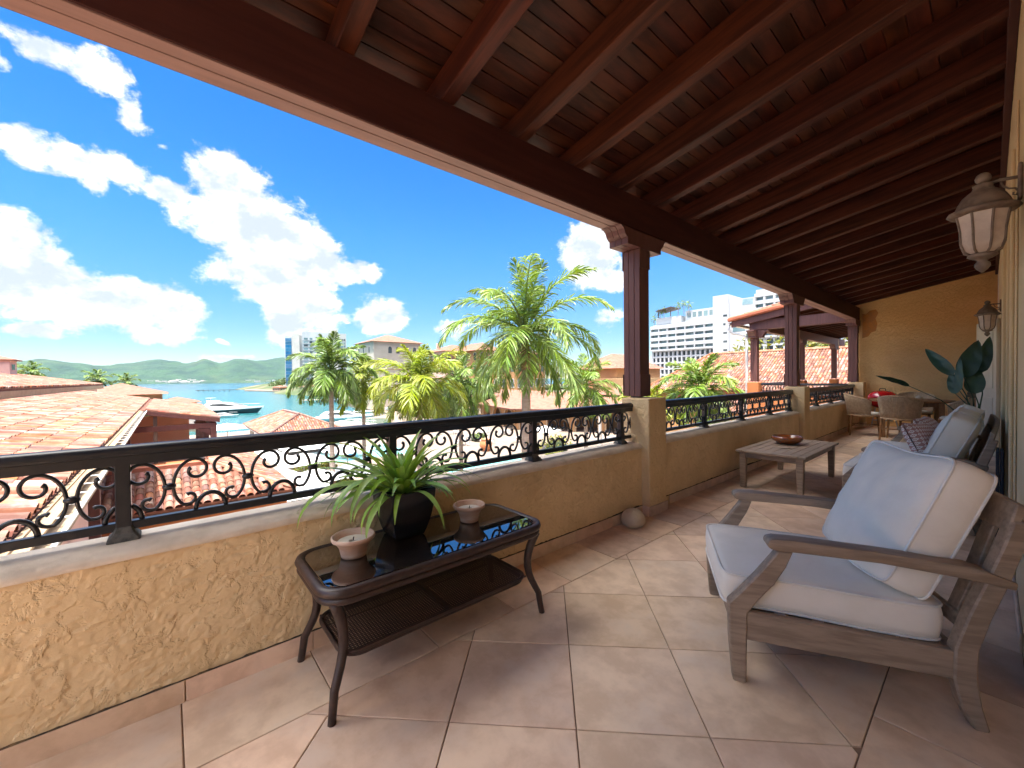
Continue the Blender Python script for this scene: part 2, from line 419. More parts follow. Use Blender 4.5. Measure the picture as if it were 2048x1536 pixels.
def weave_material(name, c1, c2, scale, rough=0.6, bump=0.6, bdist=0.004, horizontal=False):
    m = bpy.data.materials.new(name)
    m.use_nodes = True
    t = NT(m.node_tree)
    b = t.n['Principled BSDF']
    v = t.node('ShaderNodeTexCoord').outputs['Object']
    w = t.node('ShaderNodeTexWave', wave_type='BANDS', bands_direction='X')
    t.set(w.inputs[0], v)
    w.inputs['Scale'].default_value = scale
    w.inputs['Distortion'].default_value = 0.4
    t.set(b.inputs['Base Color'], t.mix(w.outputs['Fac'], c1, c2))
    b.inputs['Roughness'].default_value = rough
    return m


def pillow_pattern():
    """dusty pink cloth with a white trellis of rings"""
    m = bpy.data.materials.new('patterned_cloth')
    m.use_nodes = True
    t = NT(m.node_tree)
    b = t.n['Principled BSDF']
    v = t.node('ShaderNodeTexCoord').outputs['Object']
    q = t.vec('MULTIPLY', v, (27, 0, 27))
    fr = t.vec('SUBTRACT', t.vec('FRACTION', q), (0.5, 0, 0.5))
    s = t.node('ShaderNodeSeparateXYZ')
    t.set(s.inputs[0], fr)
    d = t.math('ADD', t.math('ABSOLUTE', s.outputs[0]), t.math('ABSOLUTE', s.outputs[2]))
    ring = t.math('ABSOLUTE', t.math('SUBTRACT', d, 0.33))
    dot = t.math('LESS_THAN', d, 0.10)
    fac = t.math('MAXIMUM', t.math('LESS_THAN', ring, 0.105), dot)
    t.set(b.inputs['Base Color'], t.mix(fac, (0.46, 0.235, 0.20), (0.82, 0.76, 0.70)))
    b.inputs['Roughness'].default_value = 0.95
    return m


MT['pattern'] = pillow_pattern()


# ------------------------------------------------------------------ geometry helpers
class MB:
    def __init__(s):
        s.v = []
        s.f = []

    def add(s, vs, fs):
        o = len(s.v)
        s.v += [tuple(p) for p in vs]
        s.f += [tuple(i + o for i in f) for f in fs]
        return s

    def box(s, x0, y0, z0, x1, y1, z1):
        v = [(x0, y0, z0), (x1, y0, z0), (x1, y1, z0), (x0, y1, z0), (x0, y0, z1), (x1, y0, z1), (x1, y1, z1), (x0, y1, z1)]
        return s.add(v, [(0, 3, 2, 1), (4, 5, 6, 7), (0, 1, 5, 4), (1, 2, 6, 5), (2, 3, 7, 6), (3, 0, 4, 7)])

    def prism(s, pts, ext):
        """closed polygon of 3-D points extruded by a vector"""
        n = len(pts)
        a = [Vector(p) for p in pts]
        e = Vector(ext)
        v = a + [p + e for p in a]
        f = [tuple(reversed(range(n))), tuple(range(n, 2 * n))]
        f += [(i, (i + 1) % n, n + (i + 1) % n, n + i) for i in range(n)]
        return s.add(v, f)

    def strip_prism(s, pa, pb, ext):
        """two matching outlines (a concave ribbon), extruded"""
        n = len(pa)
        e = Vector(ext)
        A = [Vector(p) for p in pa]
        B = [Vector(p) for p in pb]
        v = A + B + [p + e for p in A] + [p + e for p in B]
        f = []
        for i in range(n - 1):
            f += [(i, i + 1, n + i + 1, n + i), (2 * n + i, 3 * n + i, 3 * n + i + 1, 2 * n + i + 1),
                  (i, 2 * n + i, 2 * n + i + 1, i + 1), (n + i, n + i + 1, 3 * n + i + 1, 3 * n + i)]
        f += [(0, n, 3 * n, 2 * n), (n - 1, 3 * n - 1, 4 * n - 1, 2 * n - 1)]
        return s.add(v, f)

    def tube(s, pts, r, n=6, closed=False, flat=1.0, up=None):
        P = [Vector(p) for p in pts]
        m = len(P)
        rs = r if isinstance(r, (list, tuple)) else [r] * m
        prev = None
        v, f = [], []
        for i, p in enumerate(P):
            if closed:
                t = P[(i + 1) % m] - P[i - 1]
            else:
                t = P[min(i + 1, m - 1)] - P[max(i - 1, 0)]
            if t.length < 1e-9:
                t = Vector((0, 0, 1))
            t.normalize()
            if prev is None:
                u = Vector(up) if up else (Vector((0, 0, 1)) if abs(t.z) < 0.9 else Vector((1, 0, 0)))
            else:
                u = prev
            a = (u - t * u.dot(t))
            if a.length < 1e-6:
                a = t.orthogonal()
            a.normalize()
            prev = a
            b = t.cross(a)
            for k in range(n):
                th = 2 * PI * k / n
                v.append(p + a * (math.cos(th) * rs[i] * flat) + b * (math.sin(th) * rs[i]))
        for i in range(m if closed else m - 1):
            j = (i + 1) % m
            for k in range(n):
                f.append((i * n + k, i * n + (k + 1) % n, j * n + (k + 1) % n, j * n + k))
        if not closed:
            f.append(tuple(reversed(range(n))))
            f.append(tuple(range((m - 1) * n, m * n)))
        return s.add(v, f)

    def lathe(s, prof, n=20, c=(0, 0, 0), sx=1.0, sy=1.0, rot=0.0, poly=False):
        v, f = [], []
        m = len(prof)
        for (r, z) in prof:
            for k in range(n):
                th = 2 * PI * k / n + rot
                v.append((c[0] + r * math.cos(th) * sx, c[1] + r * math.sin(th) * sy, c[2] + z))
        for i in range(m - 1):
            for k in range(n):
                f.append((i * n + k, i * n + (k + 1) % n, (i + 1) * n + (k + 1) % n, (i + 1) * n + k))
        if prof[0][0] > 1e-6:
            f.append(tuple(reversed(range(n))))
        if prof[-1][0] > 1e-6:
            f.append(tuple(range((m - 1) * n, m * n)))
        return s.add(v, f)

    def grid(s, fn, nu, nv, flip=False):
        v = [fn(i / nu, j / nv) for i in range(nu + 1) for j in range(nv + 1)]
        f = []
        for i in range(nu):
            for j in range(nv):
                a = i * (nv + 1) + j
                q = (a, a + nv + 1, a + nv + 2, a + 1)
                f.append(tuple(reversed(q)) if flip else q)
        return s.add(v, f)

    def xform(s, M):
        s.v = [tuple(M @ Vector(p)) for p in s.v]
        return s

    def mesh(s, name, m=None, smooth=False, bevel=0.0, seg=1, merge=False, normals=True):
        me = bpy.data.meshes.new(name)
        me.from_pydata(s.v, [], s.f)
        if bevel or merge or normals:
            bm = bmesh.new()
            bm.from_mesh(me)
            if merge:
                bmesh.ops.remove_doubles(bm, verts=bm.verts, dist=1e-5)
            if normals:
                bmesh.ops.recalc_face_normals(bm, faces=bm.faces)
            if bevel:
                es = [e for e in bm.edges if len(e.link_faces) == 2 and e.calc_face_angle(0) > 0.5]
                bmesh.ops.bevel(bm, geom=es, offset=bevel, segments=seg, affect='EDGES', clamp_overlap=True, profile=0.5)
            bm.to_mesh(me)
            bm.free()
        if smooth:
            me.polygons.foreach_set('use_smooth', [True] * len(me.polygons))
            if bevel or smooth == 'auto':
                me.set_sharp_from_angle(angle=rad(38))
        if m is not None:
            me.materials.append(m)
        me.update()
        return me

    def build(s, name, m, parent=None, loc=None, rotz=None, **kw):
        return put(s.mesh(name, m, **kw), name, parent, loc, rotz)


def put(me, name, parent=None, loc=None, rotz=None):
    o = bpy.data.objects.new(name, me)
    COL.objects.link(o)
    if parent is not None:
        o.parent = parent
    if loc is not None:
        o.location = loc
    if rotz is not None:
        o.rotation_euler = (0, 0, rotz)
    return o


def tag(o, label, cat, group=None):
    o['label'] = label
    o['category'] = cat
    if group:
        o['group'] = group
    return o


def thing(name, label, cat, loc=(0, 0, 0), rotz=0.0, group=None):
    o = bpy.data.objects.new(name, None)
    COL.objects.link(o)
    o.empty_display_size = 0.1
    o.location = loc
    o.rotation_euler = (0, 0, rotz)
    return tag(o, label, cat, group)


def structure(o):
    o['kind'] = 'structure'
    return o


def stuff(o):
    o['kind'] = 'stuff'
    return o


def lerp(a, b, t):
    return a + (b - a) * t

# ================================================================== THE TERRACE
Y0, Y1 = -1.9, 14.1          # ends of the roofed part; near end cut short to let light in
WX = 0.11                    # face of the house wall
PIERS = [3.67, 8.72, 13.86]  # centres of the masonry piers along the parapet

# ---- floor: slab of grout with every tile laid on it
fl = MB().box(-2.44, -9.0, -0.30, 0.95, Y1, -0.004).build('terrace_floor', MT['grout'])
structure(fl)


def clip(poly, axis, val, keep_less):
    out = []
    n = len(poly)
    for i in range(n):
        a, b = poly[i], poly[(i + 1) % n]
        da, db = (a[axis] - val), (b[axis] - val)
        if keep_less:
            da, db = -da, -db
        if da >= 0:
            out.append(a)
        if (da >= 0) != (db >= 0):
            t = da / (da - db)
            out.append((lerp(a[0], b[0], t), lerp(a[1], b[1], t)))
    return out


def tile_mesh(poly, h=0.008, g=0.0026, bev=0.0026):
    cx = sum(p[0] for p in poly) / len(poly)
    cy = sum(p[1] for p in poly) / len(poly)

    def inset(d):
        n = len(poly)
        res = []
        for i in range(n):
            p0, p1, p2 = Vector(poly[i - 1]), Vector(poly[i]), Vector(poly[(i + 1) % n])
            e1, e2 = (p1 - p0).normalized(), (p2 - p1).normalized()
            n1, n2 = Vector((-e1.y, e1.x)), Vector((-e2.y, e2.x))
            k = 1 + n1.dot(n2)
            b = (n1 + n2) / (k if k > 0.15 else 0.15)
            res.append(p1 + b * d)
        return res
    a, b = inset(g), inset(g + bev)
    n = len(poly)
    v = [(p.x - cx, p.y - cy, -0.004) for p in a] + [(p.x - cx, p.y - cy, h - 0.004 - bev * 0.6) for p in a] + \
        [(p.x - cx, p.y - cy, h - 0.004) for p in b]
    f = [tuple(range(2 * n, 3 * n))]
    for i in range(n):
        j = (i + 1) % n
        f += [(i, j, n + j, n + i), (n + i, n + j, 2 * n + j, 2 * n + i)]
    return MB().add(v, f).mesh('tile', MT['tile'], normals=False), (cx, cy)


def area(p):
    return 0.5 * sum(p[i][0] * p[(i + 1) % len(p)][1] - p[(i + 1) % len(p)][0] * p[i][1] for i in range(len(p)))


BL, BR = -1.78, -0.293
D = 0.3495
full_mesh = None
for i in range(-22, 40):
    for j in range(-6, 8):
        if (i + j) % 2:
            continue
        cx, cy = -1.016 + j * D, 1.168 + i * D + D
        poly = [(cx, cy - D), (cx + D, cy), (cx, cy + D), (cx - D, cy)]
        q = clip(clip(clip(clip(poly, 0, BL, False), 0, BR, True), 1, -1.6, False), 1, Y1 - 0.01, True)
        if len(q) < 3 or abs(area(q)) < 0.004:
            continue
        whole = abs(area(q) - 2 * D * D) < 1e-4
        if whole and full_mesh is not None:
            put(full_mesh, 'tile', fl, (cx, cy, random.uniform(0, 0.0008)))
        else:
            me, c = tile_mesh(q)
            if whole:
                full_mesh = me
            put(me, 'tile', fl, (c[0], c[1], random.uniform(0, 0.0008)))
for (x0, x1, ys) in ((-2.19, BL, 1.016), (BR, WX, 2.10)):
    me, c = tile_mesh([(x0, 0), (x1, 0), (x1, 0.497), (x0, 0.497)])
    for k in range(-6, 27):
        y = ys + k * 0.497
        if y > -1.7 and y + 0.497 < Y1:
            put(me, 'tile', fl, (c[0], y + 0.2485, random.uniform(0, 0.0008)))
    ya = ys + 0.497 * math.floor((Y1 - ys) / 0.497)
    me, c = tile_mesh([(x0, ya), (x1, ya), (x1, Y1 - 0.005), (x0, Y1 - 0.005)])
    put(me, 'tile', fl, (c[0], c[1], 0))
me, c = tile_mesh([(-2.19, -9.0), (0.9, -9.0), (0.9, -1.605), (-2.19, -1.605)])  # unseen open floor added behind the camera to bounce sunlight inward
put(me, 'tile', fl, (c[0], c[1], 0))
me, c = tile_mesh([(WX + 0.004, -1.6), (0.9, -1.6), (0.9, 2.68), (WX + 0.004, 2.68)])
put(me, 'tile', fl, (c[0], c[1], 0))

# ---- parapet walls
SK = MB().box(-0.006, 0, 0, 0.006, 0.493, 0.092).mesh('skirting_tile', MT['tile'], bevel=0.002)


def parapet(y0, y1, label):
    t = thing('parapet_wall', label, 'wall', (0, 0, 0), group='parapet walls along the terrace edge')
    MB().box(-2.43, y0, -0.6, -2.197, y1, 0.665).build('wall_body', MT['stucco'], t)
    # trowelled render: raised plateaus with broken edges
    ya, yb = max(y0, -0.75), y1
    step = 0.0062 if y0 < 0 else 0.013

    def trowel(u, v):
        y, z = lerp(ya, yb, u), lerp(0.06, 0.664, v)
        q = Vector((y * 8.5, z * 10.5, 0.3))
        w = noise.noise_vector(q * 0.5) * 0.45
        n = noise.fractal(q + w, 0.65, 2.3, 5)
        e = min(1, max(0, (n + 0.04) / 0.075))
        n2 = noise.fractal(Vector((y * 21, z * 25, 4)) + w, 0.6, 2.2, 4)
        e2 = min(1, max(0, (n2 - 0.05) / 0.08))
        fine = noise.noise(Vector((y * 90, z * 95, 7)))
        return (-2.1945 + 0.0028 * e + 0.0018 * e2 + 0.0008 * fine, y, z)
    MB().grid(trowel, int((yb - ya) / step), int(0.6 / step)).build('render_coat', MT['stucco_plain'], t, smooth=True, normals=False)
    prof = [(-2.183, 0.652), (-2.181, 0.668), (-2.196, 0.684), (-2.235, 0.697), (-2.30, 0.703), (-2.40, 0.700), (-2.452, 0.688), (-2.458, 0.655)]
    n = max(8, int((y1 - y0) / 0.05))

    def fn(u, v):
        k = v * (len(prof) - 1)
        a = prof[int(round(k))]
        y = lerp(y0, y1, u)
        w = noise.noise(Vector((y * 2.3, k * 0.4, 1.7))) * 0.006 + noise.noise(Vector((y * 9, k, 5))) * 0.002
        return (a[0] + w * (0.7 if k < 3 else 0.2), y, a[1] + w * 0.7)
    MB().grid(fn, n, len(prof) - 1).build('coping', MT['cap'], t, smooth=True)
    k = math.ceil((y0 - 1.03) / 0.497)
    y = 1.03 + k * 0.497
    while y + 0.497 <= y1 + 0.01:
        put(SK, 'skirting_tile', t, (-2.184, y + 0.002, 0.003))
        y += 0.497
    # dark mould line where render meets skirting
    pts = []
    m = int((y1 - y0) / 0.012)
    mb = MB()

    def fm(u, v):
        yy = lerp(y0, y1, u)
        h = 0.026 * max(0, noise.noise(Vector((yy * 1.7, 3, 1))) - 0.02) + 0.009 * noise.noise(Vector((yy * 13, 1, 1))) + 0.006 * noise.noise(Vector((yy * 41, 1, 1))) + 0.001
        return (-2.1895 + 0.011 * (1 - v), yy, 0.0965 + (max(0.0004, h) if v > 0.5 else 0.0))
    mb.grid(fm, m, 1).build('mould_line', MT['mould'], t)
    return t


parapet(Y0, PIERS[0] - 0.16, 'ochre textured parapet with pale coping behind the glass-topped table')
parapet(PIERS[0] + 0.16, PIERS[1] - 0.16, 'ochre textured parapet behind the weathered wooden low table')
parapet(PIERS[1] + 0.16, PIERS[2] - 0.16, 'far ochre textured parapet beside the dining chairs')

pier_lab = ['textured ochre masonry pier nearest the camera, under the first timber post',
            'textured ochre masonry pier behind the wooden bowl, under the second timber post',
            'textured ochre masonry pier beside the red grill']
for k, yc in enumerate(PIERS):
    t = thing('masonry_pier', pier_lab[k], 'pier', (-2.26, yc, 0), group='masonry piers of the parapet')
    MB().box(-0.16, -0.16, -0.6, 0.15, 0.16, 1.135).build('pier_body', MT['stucco'], t, bevel=0.012, seg=2)
    for (x0, y0, x1, y1) in ((0.151, -0.172, 0.163, 0.165), (0.075, -0.173, 0.150, -0.161)):
        MB().box(x0, y0, 0.003, x1, y1, 0.095).build('skirting_tile', MT['tile'], t, bevel=0.002)

# ---- timber posts with scrolled brackets
BX0, BX1, BZ0, BZ1 = -2.44, -2.25, 2.79, 3.112
post_lab = ['reddish brown timber post with scrolled bracket, nearest the camera', 'second reddish brown timber post with scrolled bracket, behind the bowl table',
            'third reddish brown timber post standing against the far wall']
for k, yc in enumerate(PIERS):
    t = thing('timber_post', post_lab[k], 'post', (0, yc, 1.15), group='timber posts carrying the terrace beam')
    hw = 0.085
    w3 = (BX1 - BX0) / 3
    for q in range(3):      # three boards side by side with fine joints
        MB().box(BX0 + q * w3 + 0.0015, -hw, 0.0, BX0 + (q + 1) * w3 - 0.0015, hw, 1.47).build('board', MT['post'], t, bevel=0.003)
    for (z0, z1) in ((0.0, 0.22), (1.28, 1.47)):
        MB().box(BX0 - 0.008, -hw - 0.008, z0, BX0 - 0.0005, hw + 0.008, z1).build('plinth_strip', MT['post'], t, bevel=0.003)
        MB().box(BX1 + 0.0005, -hw - 0.008, z0, BX1 + 0.008, hw + 0.008, z1).build('plinth_strip', MT['post'], t, bevel=0.003)
    MB().box(BX0 + 0.05, -0.04, -0.02, BX1 - 0.05, 0.04, 0.0).build('steel_shoe', MT['iron'], t)
    # bracket: ogee outline on both sides
    half = [(0.0, 1.472), (0.30, 1.472), (0.30, 1.53), (0.315, 1.535), (0.345, 1.56), (0.365, 1.60), (0.40, 1.625), (0.44, 1.622), (0.44, 1.626)]
    out = [(-y, z) for (y, z) in reversed(half)] + half[1:]
    lim = (Y1 - yc - 0.01)
    out = [(min(y, lim), z) for (y, z) in out]
    for q in range(3):
        x0 = BX0 + q * w3 + (0.0015 if q else -0.012)
        x1 = BX0 + (q + 1) * w3 - (0.0015 if q < 2 else -0.012)
        MB().prism([(x0, y, z) for (y, z) in out], (x1 - x0, 0, 0)).build('bracket', MT['post'], t, bevel=0.002)

# ---- terrace roof: beam, rafters, planks, ledger, eave
SL = 0.185                   # rise per metre towards the house
roof = thing('terrace_roof', 'dark stained timber roof of rafters and planks over the terrace', 'roof')
bm_ = MB().box(-2.334, Y0, BZ0, BX1, Y1 - 0.005, BZ1).build('beam', MT['beam'], roof, bevel=0.004)
MB().box(BX0, Y0, BZ0 + 0.004, -2.338, Y1 - 0.005, BZ1).build('beam', MT['beam'], roof, bevel=0.004)
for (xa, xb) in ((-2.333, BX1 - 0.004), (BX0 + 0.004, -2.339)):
    MB().box(xa, Y0, BZ0 - 0.012, xb, Y1 - 0.006, BZ0 - 0.001).build('soffit_board', MT['soffit'], roof, bevel=0.002)  # thin boards added under the beam to carry the painted bounce tone
MB().box(-2.475, Y0, BZ0 + 0.05, -2.444, Y1, BZ1 - 0.01).build('fascia_board', MT['beam'], roof, bevel=0.003)
MB().box(-2.52, Y0, BZ0 + 0.035, -2.505, Y1, BZ0 + 0.16).build('gutter_lip', MT['beam'], roof, bevel=0.003)
MB().box(-2.505, Y0, BZ0 + 0.10, -2.475, Y1, BZ0 + 0.16).build('gutter_sole', MT['beam'], roof)
ang = math.atan(SL)
raf = MB().box(-0.36, -0.05, 0.0, 2.42, 0.05, 0.185).mesh('rafter', MT['rafter'], bevel=0.006)
kk = -7
while True:
    y = 0.765 + 0.638 * kk
    kk += 1
    if y < Y0 + 0.05:
        continue
    if y > Y1 - 0.06:
        break
    o = put(raf, 'rafter', roof, (BX1, y, 3.116 + random.uniform(-0.002, 0.002)))
    o.rotation_euler = (0, -ang, 0)
PW = 0.112
pl = MB().box(0.003, Y0, 0.0, PW - 0.003, Y1 - 0.004, 0.02).mesh('plank', MT['plank'], bevel=0.002)
for k in range(26):
    xs = -0.40 + k * PW
    if xs + PW > 2.46:
        break
    o = put(pl, 'plank', roof, (BX1 + xs * math.cos(ang) - 0.187 * math.sin(ang), 0, 3.116 + xs * math.sin(ang) + 0.187 * math.cos(ang) + random.uniform(0, 0.0015)))
    o.rotation_euler = (0, -ang, 0)
o = MB().box(-0.42, Y0 - 0.05, 0.0, 2.55, Y1 + 0.2, 0.06).build('roof_deck', MT['roof_base'], roof)
o.location = (BX1 - 0.21 * math.sin(ang), 0, 3.116 + 0.21 * math.cos(ang) + 0.006)
o.rotation_euler = (0, -ang, 0)
zl = 3.116 + SL * (WX - BX1)
MB().box(WX - 0.045, 2.72, zl - 0.02, WX - 0.002, Y1 - 0.01, zl + 0.19).build('ledger_board', MT['beam'], roof, bevel=0.004)
MB().box(0.86, Y0, zl - 0.1, 0.9, 2.68, zl + 0.3).build('ledger_board', MT['beam'], roof, bevel=0.004)
# soffit over the recess beside the camera
o = MB().box(2.36, Y0, 0.19, 3.3, 2.75, 0.21).build('soffit_board', MT['plank'], roof)
o.location = (BX1, 0, 3.116)
o.rotation_euler = (0, -ang, 0)

# ---- house wall, end wall
t = thing('house_wall', 'cream stucco house wall along the right side of the terrace', 'wall')
MB().box(WX, 2.7, -0.3, 0.9, Y1 + 0.2, 4.2).build('wall_body', MT['stucco_house'], t)
MB().box(0.9, Y0, -0.3, 1.1, 2.7, 4.4).build('recess_wall', MT['stucco_house'], t)
for (ya, yb, d, zt) in ((3.95, 4.05, 0.012, 3.0), (4.5, 4.62, 0.02, 2.9), (4.9, 5.0, 0.014, 2.85), (5.35, 5.5, 0.022, 2.8), (6.6, 6.85, 0.03, 2.75)):
    MB().box(WX - d, ya, 0.1, WX - 0.001, yb, zt).build('plaster_moulding', MT['stucco_house'], t, bevel=0.006)
SK2 = MB().box(-0.005, 0, 0, 0.005, 0.493, 0.092).mesh('skirting_tile', MT['tile'], bevel=0.002)
for k in range(22):
    put(SK2, 'skirting_tile', t, (WX - 0.007, 3.1 + k * 0.497, 0.003))
t = thing('end_wall', 'orange stucco end wall behind the dining set', 'wall')
MB().box(-2.45, Y1, -0.3, WX - 0.002, Y1 + 0.2, 3.98).build('wall_body', MT['stucco_fine'], t)
# discoloured patch of fresher paint by the third post
MB().prism([(x, Y1 - 0.003, z) for x, z in ((-2.2, 2.30), (-2.08, 2.34), (-2.02, 2.44), (-1.93, 2.47), (-1.90, 2.66), (-1.94, 2.80), (-1.88, 2.93), (-1.93, 3.03), (-2.05, 3.01), (-2.13, 2.93), (-2.2, 2.95))], (0, 0.002, 0)).build('paint_patch', mat('patch_paint', (0.60, 0.24, 0.05), (0.45, 0.20, 0.07), scale=6, rough=0.9), t)

# ---- iron railings
RX = -2.32


def arc(cx, cz, rx, rz, a0, a1, n):
    return [(cx + rx * math.cos(rad(lerp(a0, a1, i / n))), cz + rz * math.sin(rad(lerp(a0, a1, i / n)))) for i in range(n + 1)]


UN = 1.164 / 4              # one scroll unit
ZB, ZT = 0.772, 1.006       # top of lower bar, underside of handrail


def scroll_mesh():
    """one C-scroll, drawn in (y, z), bulging towards -y; mirrored for its partner"""
    hw = UN / 2 - 0.014
    cz = ZB + 0.116
    pts = []
    # inner spiral of the upper curl
    c0 = (-hw * 0.42, ZT - 0.054)
    for i in range(30):
        a = lerp(-215, 90, i / 29)
        r = lerp(0.017, 0.049, (i / 29) ** 0.8)
        pts.append((c0[0] + r * math.cos(rad(a)), c0[1] + r * math.sin(rad(a))))
    # outer sweep down the side
    rz = pts[-1][1] - cz
    for i in range(1, 17):
        a = lerp(90, 236, i / 16)
        y = c0[0] + (hw * 0.58) * math.cos(rad(a))
        z = cz + (rz if a < 180 else 0.104) * math.sin(rad(a))
        pts.append((y, z))
    # small lower hook
    e = pts[-1]
    c1 = (e[0] + 0.018, e[1] + 0.030)
    for i in range(1, 12):
        a = lerp(250, 250 + 225, i / 11)
        r = lerp(0.032, 0.014, i / 11)
        pts.append((c1[0] + r * math.cos(rad(a)), c1[1] + r * math.sin(rad(a))))
    n = len(pts)
    rs = [0.0075 if 2 < i < n - 2 else 0.0095 for i in range(n)]
    return pts, rs


SP, SR = scroll_mesh()
me_scroll = MB().tube([(0, y, z) for (y, z) in SP], SR, 6, flat=1.25, up=(1, 0, 0)).mesh('scroll', MT['iron'], smooth=True)
me_scroll2 = MB().tube([(0, -y, z) for (y, z) in SP], SR, 6, flat=1.25, up=(1, 0, 0)).mesh('scroll', MT['iron'], smooth=True)
ARC = arc(0, ZB - 0.004, 0.056, 0.072, 0, 180, 14)
me_arch = MB().tube([(0, y, z) for (y, z) in ARC], 0.010, 6, up=(1, 0, 0)).mesh('arch', MT['iron'], smooth=True)
me_archL = MB().tube([(0, y, z) for (y, z) in ARC if y >= 0.02], 0.010, 6, up=(1, 0, 0)).mesh('arch', MT['iron'], smooth=True)
me_archR = MB().tube([(0, y, z) for (y, z) in ARC if y <= -0.02], 0.010, 6, up=(1, 0, 0)).mesh('arch', MT['iron'], smooth=True)
me_knob = MB().tube([(0, -0.024, 0), (0, -0.012, 0), (0, 0, 0), (0, 0.012, 0), (0, 0.024, 0)], [0.006, 0.014, 0.0165, 0.014, 0.006], 8, up=(0, 0, 1)).mesh('knob', MT['iron'], smooth=True)
me_rpost = MB().box(-0.024, -0.024, 0.702, 0.024, 0.024, 1.012).mesh('post', MT['iron'], bevel=0.003)
me_foot = MB().lathe([(0.074, 0.0), (0.070, 0.018), (0.050, 0.034), (0.038, 0.055), (0.035, 0.062)], 4, rot=PI / 4).mesh('foot', MT['foot'], bevel=0.006)


def handrail_mesh(y0, y1):
    prof = [(-0.030, 1.008), (-0.030, 1.045), (-0.036, 1.048), (-0.038, 1.062), (-0.030, 1.078), (-0.014, 1.088), (0.004, 1.090),
            (0.022, 1.085), (0.034, 1.074), (0.038, 1.060), (0.036, 1.048), (0.030, 1.045), (0.030, 1.008)]
    v = [(x, y0, z) for x, z in prof] + [(x, y1, z) for x, z in prof]
    n = len(prof)
    f = [(i, (i + 1) % n, n + (i + 1) % n, n + i) for i in range(n)] + [tuple(range(n)), tuple(reversed(range(n, 2 * n)))]
    return MB().add(v, f)


def railing(posts, y0, y1, label):
    t = thing('iron_railing', label, 'railing', (RX, 0, 0), group='wrought iron railings on the parapet')
    handrail_mesh(y0, y1).build('handrail', MT['iron'], t, smooth='auto')
    MB().box(-0.017, y0 + 0.01, 0.738, 0.017, y1 - 0.01, ZB).build('bottom_bar', MT['iron'], t, bevel=0.003)
    for p in posts:
        po = put(me_rpost, 'post', t, (0, p, 0))
        put(me_foot, 'foot', po, (0, 0, 0.697))
    # scroll units: centres on every post and at quarters between
    c = posts[0] - 2 * UN
    while c < posts[-1] + 2 * UN:
        onpost = min(abs(c - p) for p in posts) < 0.03
        if c - UN / 2 > y0 - 0.12:
            if c - 0.02 > y0 and c - UN * 0.35 > y0:
                put(me_scroll, 'scroll', t, (0, c, 0))
            if c - UN / 2 > y0 + 0.01 and c - UN / 2 < y1 - 0.01:
                put(me_knob, 'knob', t, (0, c - UN / 2, ZB + 0.118))
        if c + UN * 0.35 < y1 and c + UN * 0.35 > y0:
            put(me_scroll2, 'scroll', t, (0, c, 0))
        if y0 + 0.05 < c < y1 - 0.05:
            if onpost:
                put(me_archL, 'arch', t, (0, c, 0))
                put(me_archR, 'arch', t, (0, c, 0))
            else:
                put(me_arch, 'arch', t, (0, c, 0))
        c += UN


railing([-1.31, -0.146, 1.018, 2.182, 3.346], -1.6, PIERS[0] - 0.155, 'black scrollwork railing nearest the camera, above the glass-topped table')
railing([3.97, 5.134, 6.298, 7.462, 8.46], PIERS[0] + 0.155, PIERS[1] - 0.155, 'black scrollwork railing between the first and second masonry piers')
railing([9.05, 10.214, 11.378, 12.542, 13.60], PIERS[1] + 0.155, PIERS[2] - 0.155, 'black scrollwork railing beside the wicker dining chairs')

